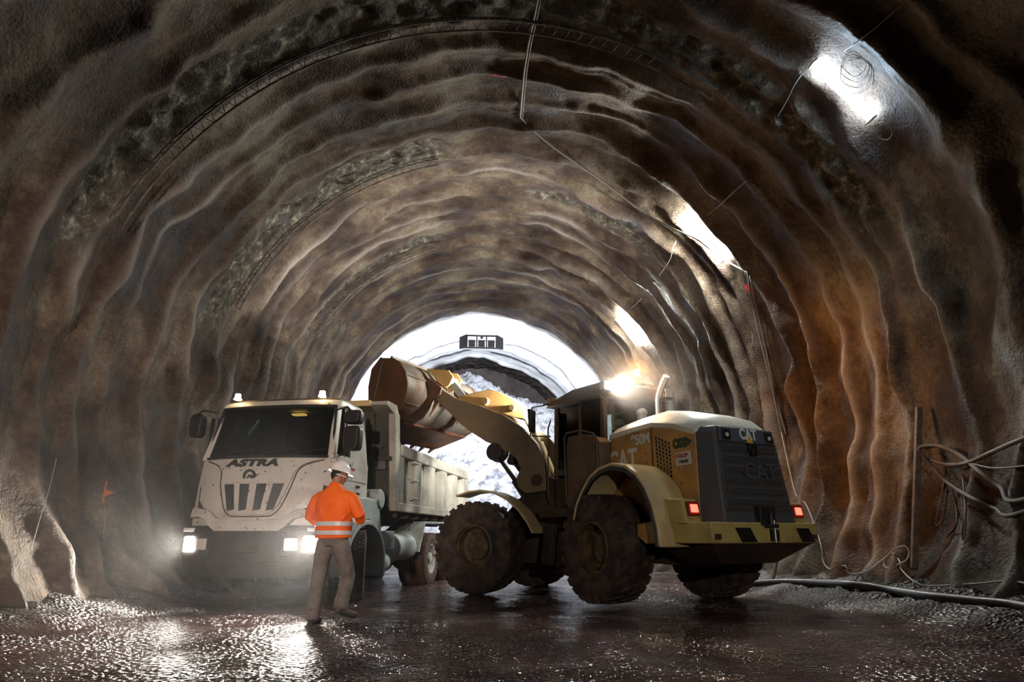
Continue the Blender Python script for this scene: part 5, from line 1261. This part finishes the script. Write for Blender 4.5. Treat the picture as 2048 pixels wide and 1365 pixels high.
wire('lamp_wire', [(4.37, 8.66, 7.65), (4.36, 9.01, 7.66), (4.44, 9.49, 7.73), (4.41, 9.84, 7.67)], .006, M['wire'], 'short pale wire left of the nearest lamp', 'wire')
wire('lamp_wire', [(4.44, 11.59, 7.45), (4.36, 12.32, 7.53), (4.33, 13.03, 7.64), (4.26, 13.52, 7.71)], .009, M['wire'], 'pale wire above the middle lamp leading up to the right', 'wire')
wire('lamp_wire', [(4.11, 15.73, 8.10), (4.04, 15.87, 7.92), (4.23, 16.96, 8.11), (4.22, 18.30, 8.18)], .009, M['wire'], 'pale wire hanging below the middle lamp', 'wire')
wire('lamp_wire', [(4.19, 20.86, 8.40), (4.08, 21.58, 8.41), (3.99, 22.88, 8.62)], .010, M['wire'], 'pale wire above the farthest lamp', 'wire')
# coil of spare wire by the first lamp, loop at its lower end
o, tan, ax, nin = frame_at(7.75, .86, .10)
a = MB()
for k in range(4):
    r = .17+.03*k; c = o+tan*(.05*k-.08)+ax*(.04*k)
    a.tube([c+(tan*cos(t)+ax*sin(t)*1.1)*r+nin*.02*sin(3*t+k) for t in np.linspace(0, 2*pi, 28)], .005, 6)
tag(a.build('wire_coil', M['wire'], None), 'small coil of thin wire hung above the nearest lamp', 'wire')
o, tan, ax, nin = frame_at(8.1, .98, .18)
a = MB().tube([o+tan*(.14-.14*cos(t))+ax*(.13*sin(t)) for t in np.linspace(0, 2*pi, 24)], .006, 6)
tag(a.build('wire_loop', M['wire'], None), 'pale wire loop at the lower end of the nearest lamp', 'wire')
# red survey marks sprayed on the concrete
for d, ph, lab in ((14.46, 1.108, 'red sprayed survey mark on the right wall below the middle lamp'), (11.46, -.012, 'red sprayed survey mark on the tunnel crown')):
    o, tan, ax, nin = frame_at(d, ph, 0)
    n_ = 20; vs = []; base = wp(d, ph, .0)
    for k in range(n_):
        t = 2*pi*k/n_; rr = .15*(1+.25*sin(3*t+d))
        q = wp(d+rr*sin(t)*.9, ph+rr*cos(t)/6.4, .004); vs.append(q)
    c = wp(d, ph, .012); vs.append(c)
    a = MB().add(vs, [(k, (k+1) % n_, n_) for k in range(n_)])
    tag(a.build('survey_mark', M['redspray'] if 'redspray' in M else M['red'], None), lab, 'mark')

# ------------------------------------------------------------------ bare lattice girders
def girder(d, a0, a1, label, off=.16):
    T = bpy.data.objects.new('lattice_girder', None); COL.objects.link(T); tag(T, label, 'girder', 'bare lattice girders')
    T.location = wp(d, (a0+a1)/2, .1)
    inv = Matrix.Translation(-Vector(T.location))
    phs = np.linspace(a0, a1, 60)
    for k, (dd, oo) in enumerate(((-.13, .20), (.13, .20), (0, .05))):
        R_ = 6.5-.20-oo
        def pt(ph, q=dd, w=R_):
            xr = float(t_xc(d))+w*sin(ph); z = float(t_zc(d))+w*cos(ph)
            return Vector((AXD[0]*(d+q)+AXP[0]*xr, AXD[1]*(d+q)+AXP[1]*xr, z))
        MB().tube([pt(p) for p in phs], .018, 6).xf(inv).build('chord_bar', M['girder'], T)
    a = MB(); n_ = int((a1-a0)*6.3/.22)
    for i in range(n_):
        p0 = a0+(a1-a0)*i/n_; p1 = a0+(a1-a0)*(i+.5)/n_; p2 = a0+(a1-a0)*(i+1)/n_
        def P3(ph, q, w):
            xr = float(t_xc(d))+w*sin(ph); z = float(t_zc(d))+w*cos(ph)
            return Vector((AXD[0]*(d+q)+AXP[0]*xr, AXD[1]*(d+q)+AXP[1]*xr, z))
        a.tube([P3(p0, -.13, 6.1), P3(p1, 0, 6.25), P3(p2, -.13, 6.1)], .008, 5, cap=False); a.tube([P3(p0, .13, 6.1), P3(p1, 0, 6.25), P3(p2, .13, 6.1)], .008, 5, cap=False)
    a.xf(inv).build('lacing', M['girder'], T)

girder(9.60, -1.20, .62, 'bare lattice girder arching over the top of the photo')
girder(14.55, -1.22, -.25, 'bare lattice girder on the left wall above the truck')
girder(20.95, -1.10, -.30, 'small bare lattice girder farther back on the left wall')

# ------------------------------------------------------------------ floodlight box hanging at the end of the lining
def build_flood():
    base = Vector((-1.45, 31.2, 9.85)); rz = atan2(0.091, 1)
    T = thing('hanging_floodlight', 'dark floodlight bank hung on chains from the crown in front of the face', 'floodlight', base, rz)
    a = MB(); a.box(-.70, .70, -.22, -.16, .28, .36); a.box(-.70, .70, -.2, -.14, -.30, -.24); a.box(-.72, -.66, -.22, -.14, -.30, .36); a.box(.66, .72, -.22, -.14, -.30, .36); a.box(-.26, -.20, -.2, -.14, -.3, .3); a.box(.20, .26, -.2, -.14, -.3, .3); a.box(-.06, .06, -.22, -.16, .18, .30)
    a.build('housing_frame', M['tray_d'], T, bevel=.01)
    for x in (-.46, 0, .46):
        a = MB().box(x-.155, x+.155, -.12, .10, -.19, .14); l = a.build('floodlamp', M['tray_d'], T, bevel=.01)
        MB().box(x-.14, x+.14, .101, .112, -.17, .12).build('lens', M['floodlens'], l)
    for sx in (-1, 1):
        a = MB().hexa([(sx*.72, -.22, -.30), (sx*1.05, .10, -.26), (sx*1.03, .13, -.26), (sx*.70, -.19, -.30), (sx*.72, -.22, .38), (sx*1.05, .10, .32), (sx*1.03, .13, .32), (sx*.70, -.19, .38)]); a.build('side_flap', M['tray_d'], T, bevel=.005)
        a = MB().tube([(sx*.64, -.18, .36), (sx*.60, -.10, .50), (sx*.42, .0, 1.15)], .012, 6); a.build('chain', M['wire_d'], T)
    a = MB().tube([(-.42, 0, 1.15)]+[(x, 0, .95+.6*x*x) for x in np.linspace(-.38, .38, 9)]+[(.42, 0, 1.15)], .012, 6); a.build('power_lead', M['wire_d'], T)
    for x, e in ((-.46, 1), (0, 1), (.46, 1)):
        l = bpy.data.lights.new('flood_light', 'SPOT'); l.energy = P_FLOOD; l.color = (.80, .87, 1.0); l.spot_size = radians(172); l.spot_blend = .15; l.shadow_soft_size = .10
        lo = bpy.data.objects.new('flood_light', l); COL.objects.link(lo); lo.parent = T; lo.location = (x, .2, -.03); lo.rotation_euler = (radians(90-12), 0, 0)


build_flood()
def added_tripod_flood(x, y, h, rz, pw, label, col=(.80, .87, 1.0), cone=150, grp='added tripod floodlights by the muck pile'):  # floodlight on a tripod, out of view, added for more light
    z = fh(x, y); T = thing('added_tripod_floodlight', label, 'floodlight', (x, y, z), rz, grp)
    MB().cyl((0, 0, .5), (0, 0, h), .03, n=10).build('pole', M['tray_d'], T)
    for k in range(3):
        t = k*2*pi/3; MB().cyl((0, 0, .95), (.55*cos(t), .55*sin(t), .02), .018, n=8).build('leg', M['tray_d'], T)
    a = MB().box(-.20, .20, -.08, .08, h-.05, h+.28); o = a.build('floodlamp', M['tray_d'], T, bevel=.01)
    MB().box(-.18, .18, .081, .09, h-.03, h+.26).build('lens', M['floodlens'] if y > 0 else M['fill_lens'], o)
    l = bpy.data.lights.new('flood_light', 'SPOT'); l.energy = pw; l.color = col; l.spot_size = radians(cone); l.spot_blend = .5; l.shadow_soft_size = .1  # light of the added tripod lamp
    lo = bpy.data.objects.new('flood_light', l); COL.objects.link(lo); lo.parent = T; lo.location = (0, .14, h+.12); lo.rotation_euler = (radians(90), 0, 0)
added_tripod_flood(3.5, 26.5, 3.6, radians(14), P_FLOOD*.45, 'unseen tripod floodlight added behind the loader cab, aimed at the muck pile')  # hidden extra lamps, added to brighten the muck pile
added_tripod_flood(-6.1, 27.0, 3.2, radians(-22), P_FLOOD*.35, 'unseen tripod floodlight added behind the tipper truck, aimed at the muck pile')

added_tripod_flood(1.6, -4.5, 2.6, radians(-5), P_REAR*.28, 'unseen tripod fill lamp added behind the photographer, aimed at the wheel loader', (1, .92, .82), 34, None)  # added fill light for the loader's rear
added_tripod_flood(-1.2, -4.0, 2.6, radians(13), P_REAR, 'unseen tripod fill lamp added behind the photographer, aimed at the truck', (1, .80, .68), 36, None)  # added fill light for the truck front and the worker

# ------------------------------------------------------------------ right wall: post, hoses, cables, plank
a = MB().bar((5.641, 10.094, 0.513), (6.178, 10.233, 2.848), .085, .07, (0, 1, 0)); tag(a.build('timber_post', M['wood'], None, bevel=.01), 'tall thin post leaning on the right wall beside the hose coil', 'post')
wire('water_hose', [(5.96, 7.96, 2.05), (6.17, 8.82, 2.00), (6.12, 9.26, 1.91), (6.18, 9.79, 1.94), (6.09, 10.09, 2.06), (6.02, 10.15, 2.18), (6.07, 10.10, 2.24), (6.17, 9.88, 2.21), (6.21, 9.53, 2.04), (6.06, 8.96, 1.76), (6.08, 8.67, 1.55), (5.88, 8.04, 1.36)], .030, M['hose_b'], 'thick brown hose making the big loop beside the leaning post', 'hose', ext='vw')
wire('water_hose', [(6.02, 10.09, 2.08), (6.10, 9.97, 1.89), (6.09, 9.67, 1.65), (5.90, 8.92, 1.41), (5.98, 8.70, 1.29), (5.79, 7.96, 1.22)], .026, M['hose_b'], 'lower brown hose running right from the loop by the post', 'hose', ext='w')
wire('water_hose', [(6.13, 10.18, 2.22), (6.24, 9.87, 2.19), (6.11, 9.10, 1.87), (6.01, 8.11, 1.75)], .014, M['hose_b'], 'thin brown hose behind the big hose loop', 'hose', ext='w')
wire('water_hose', [(6.20, 9.94, 1.74), (6.07, 9.95, 1.39), (6.01, 10.02, 1.12), (6.05, 9.91, 1.19), (6.16, 9.86, 1.60)], .014, M['hose_b'], 'left one of the three thin hose loops hanging below the hose coil', 'hose', group='hanging hose loops')
wire('water_hose', [(6.23, 9.93, 1.78), (6.13, 9.68, 1.38), (5.96, 9.49, 1.11), (6.01, 9.75, 1.00), (6.03, 9.87, 1.05)], .014, M['hose_b'], 'middle one of the three thin hose loops hanging below the hose coil', 'hose', group='hanging hose loops')
wire('water_hose', [(6.25, 9.61, 1.78), (5.92, 9.17, 1.29), (5.80, 9.10, 0.98), (5.80, 9.17, 0.95), (5.90, 9.20, 1.17)], .014, M['hose_b'], 'right one of the three thin hose loops hanging below the hose coil', 'hose', group='hanging hose loops')
wire('drain_hose', [(4.32, 13.70, 0.08), (4.60, 12.88, 0.18), (4.89, 11.85, 0.24), (4.93, 10.56, 0.29), (5.14, 9.86, 0.26), (5.08, 8.84, 0.26), (5.17, 8.12, 0.26), (5.26, 7.56, 0.26)], .055, M['hose'], 'thick wet black hose lying along the ground on the right', 'hose', sub=10, n=14, ext='g')
wire('electric_cable', [(6.03, 15.26, 3.22), (5.88, 14.50, 1.86), (5.78, 13.78, 1.57), (5.49, 12.68, 0.87), (5.44, 12.55, 0.58), (5.39, 12.22, 0.44), (5.35, 11.55, 0.51), (5.37, 11.49, 0.40), (5.36, 10.93, 0.44), (5.62, 10.88, 0.62), (5.68, 10.67, 0.72), (5.54, 10.24, 0.61), (5.51, 10.18, 0.51), (5.43, 9.74, 0.37), (5.53, 9.57, 0.33), (5.66, 8.85, 0.40), (5.65, 7.98, 0.46)], .011, M['wire'], 'thin pale cable curling along the foot of the right wall', 'cable', ext='g')
wire('cable_loop', [(5.53, 10.19, 0.59), (5.57, 10.66, 0.51), (5.61, 10.82, 0.61), (5.57, 10.38, 0.78), (5.64, 10.25, 0.83), (5.66, 10.19, 0.75), (5.60, 10.18, 0.64), (5.48, 10.21, 0.58)], .010, M['wire'], 'small loop of pale cable lying by the foot of the leaning post', 'cable')
a = MB().bar((4.853, 13.454, 0.197), (5.096, 13.623, 0.730), .16, .04, (1, 0, 0)); tag(a.build('timber_plank', M['wood'], None, bevel=.005), 'short timber plank standing behind the loader bumper on the right', 'plank')
# ------------------------------------------------------------------ left wall: marker, hanging lamp, wire
b0 = Vector((-6.272, 10.751, 1.582))
a = MB().cyl(b0+Vector((-.01, 0, -.12)), b0+Vector((.01, -.02, .20)), .012, n=8); a.add([b0+Vector((.0, -.03, -.04)), b0+Vector((.17, -.03, .03)), b0+Vector((.01, -.03, .08)), b0+Vector((.0, -.01, -.04)), b0+Vector((.17, -.01, .03)), b0+Vector((.01, -.01, .08))], [(0, 1, 2), (5, 4, 3), (0, 3, 4, 1), (1, 4, 5, 2), (2, 5, 3, 0)])
tag(a.build('survey_marker', M['rustorange'], None), 'small rusty orange marker sticking out of the left wall', 'marker')
b1 = Vector((-6.085, 10.561, 0.931))
T = thing('hanging_lamp', 'tiny hand lamp hanging on a string on the left wall', 'lamp', b1)
MB().tube([Vector((0, 0, .07)), Vector((.0, .0, .3)), Vector((-6.224, 10.698, 1.429))-b1], .004, 6).build('string', M['wire_d'], T)
a = MB().loft([((0, 0, -.05), .025, .025), ((0, 0, .0), .04, .04), ((0, 0, .07), .02, .02)], 12); a.tube([(.0, -.045, -.05), (.045, -.045, 0), (0, -.045, .05), (-.045, -.045, 0), (0, -.045, -.05)], .005, 5); a.build('lamp_cage', M['tray_d'], T)
wire('string_line', [(-6.44, 9.73, 2.02), (-6.27, 9.44, 1.57), (-6.04, 9.02, 1.16), (-5.97, 8.86, 0.80)], .004, M['wire'], 'thin string line slanting down the near left wall', 'string')
# a few loose stones and a puddle-side lump
rng = random.Random(5)
def stone(x, y, r, label, seed):
    s = MB().sphere((0, 0, 0), r, 12, 8, (1, .8, .6)); v = np.array(s.v)
    n_ = 1+.30*fbm(v[:, 0]/r*1.1+seed, v[:, 1]/r*1.1, v[:, 2]/r*1.1, 2, seed); v = v*n_[:, None]; s.v = [tuple(p) for p in v]
    o = s.build('stone', M['frame'], None, smooth=50); o.location = (x, y, fh(x, y)+r*.25); o.rotation_euler = (0, 0, rng.random()*6)
    return tag(o, label, 'stone', 'loose stones on the mud')

# ------------------------------------------------------------------ mist and haze volumes added to imitate lamp glow
def haze():
    m = bpy.data.materials.new('headlamp glow mist'); m.use_nodes = True; nt = m.node_tree
    for n in list(nt.nodes): nt.nodes.remove(n)
    o = N(nt, 'ShaderNodeOutputMaterial'); v = N(nt, 'ShaderNodeVolumeScatter')
    v.inputs['Density'].default_value = HAZE; v.inputs['Anisotropy'].default_value = 0.6
    nt.links.new(v.outputs[0], o.inputs['Volume'])
    ob = MB().loft([((-3.6, 8.3, -.5), 3.6, 3.6), ((-3.6, 8.3, 1.0), 3.6, 3.2), ((-3.6, 8.4, 1.7), 3.2, 2.6), ((-3.6, 8.6, 2.2), 2.2, 1.7)], 32).build('headlamp_glow_mist', m, None)  # scattering volume added to give the headlamps a bloom
    tag(ob, 'thin mist volume added for the glow in front of the truck headlamps', 'mist', kind='stuff')
    m = bpy.data.materials.new('lamp glow haze'); m.use_nodes = True; nt = m.node_tree
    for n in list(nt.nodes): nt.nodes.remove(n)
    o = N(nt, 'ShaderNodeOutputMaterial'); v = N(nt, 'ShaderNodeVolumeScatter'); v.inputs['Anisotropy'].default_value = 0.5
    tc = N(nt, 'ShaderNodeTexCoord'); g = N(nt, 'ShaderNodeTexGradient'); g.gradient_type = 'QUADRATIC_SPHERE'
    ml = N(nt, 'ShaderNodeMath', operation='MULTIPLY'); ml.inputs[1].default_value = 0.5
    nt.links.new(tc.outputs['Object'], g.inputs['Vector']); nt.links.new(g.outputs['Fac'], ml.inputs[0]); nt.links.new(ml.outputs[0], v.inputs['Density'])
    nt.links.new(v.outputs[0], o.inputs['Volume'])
    ob = MB().sphere((0, 0, 0), 1.0, 24, 16).build('lamp_glow_haze', m, None)  # haze ball added around the work lamp to imitate its bloom
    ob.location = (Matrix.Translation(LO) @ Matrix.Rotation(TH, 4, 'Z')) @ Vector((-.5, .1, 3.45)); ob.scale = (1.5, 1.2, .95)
    tag(ob, 'faint haze ball added for the glow around the lit lamp over the loader hood', 'haze', kind='stuff')
haze()
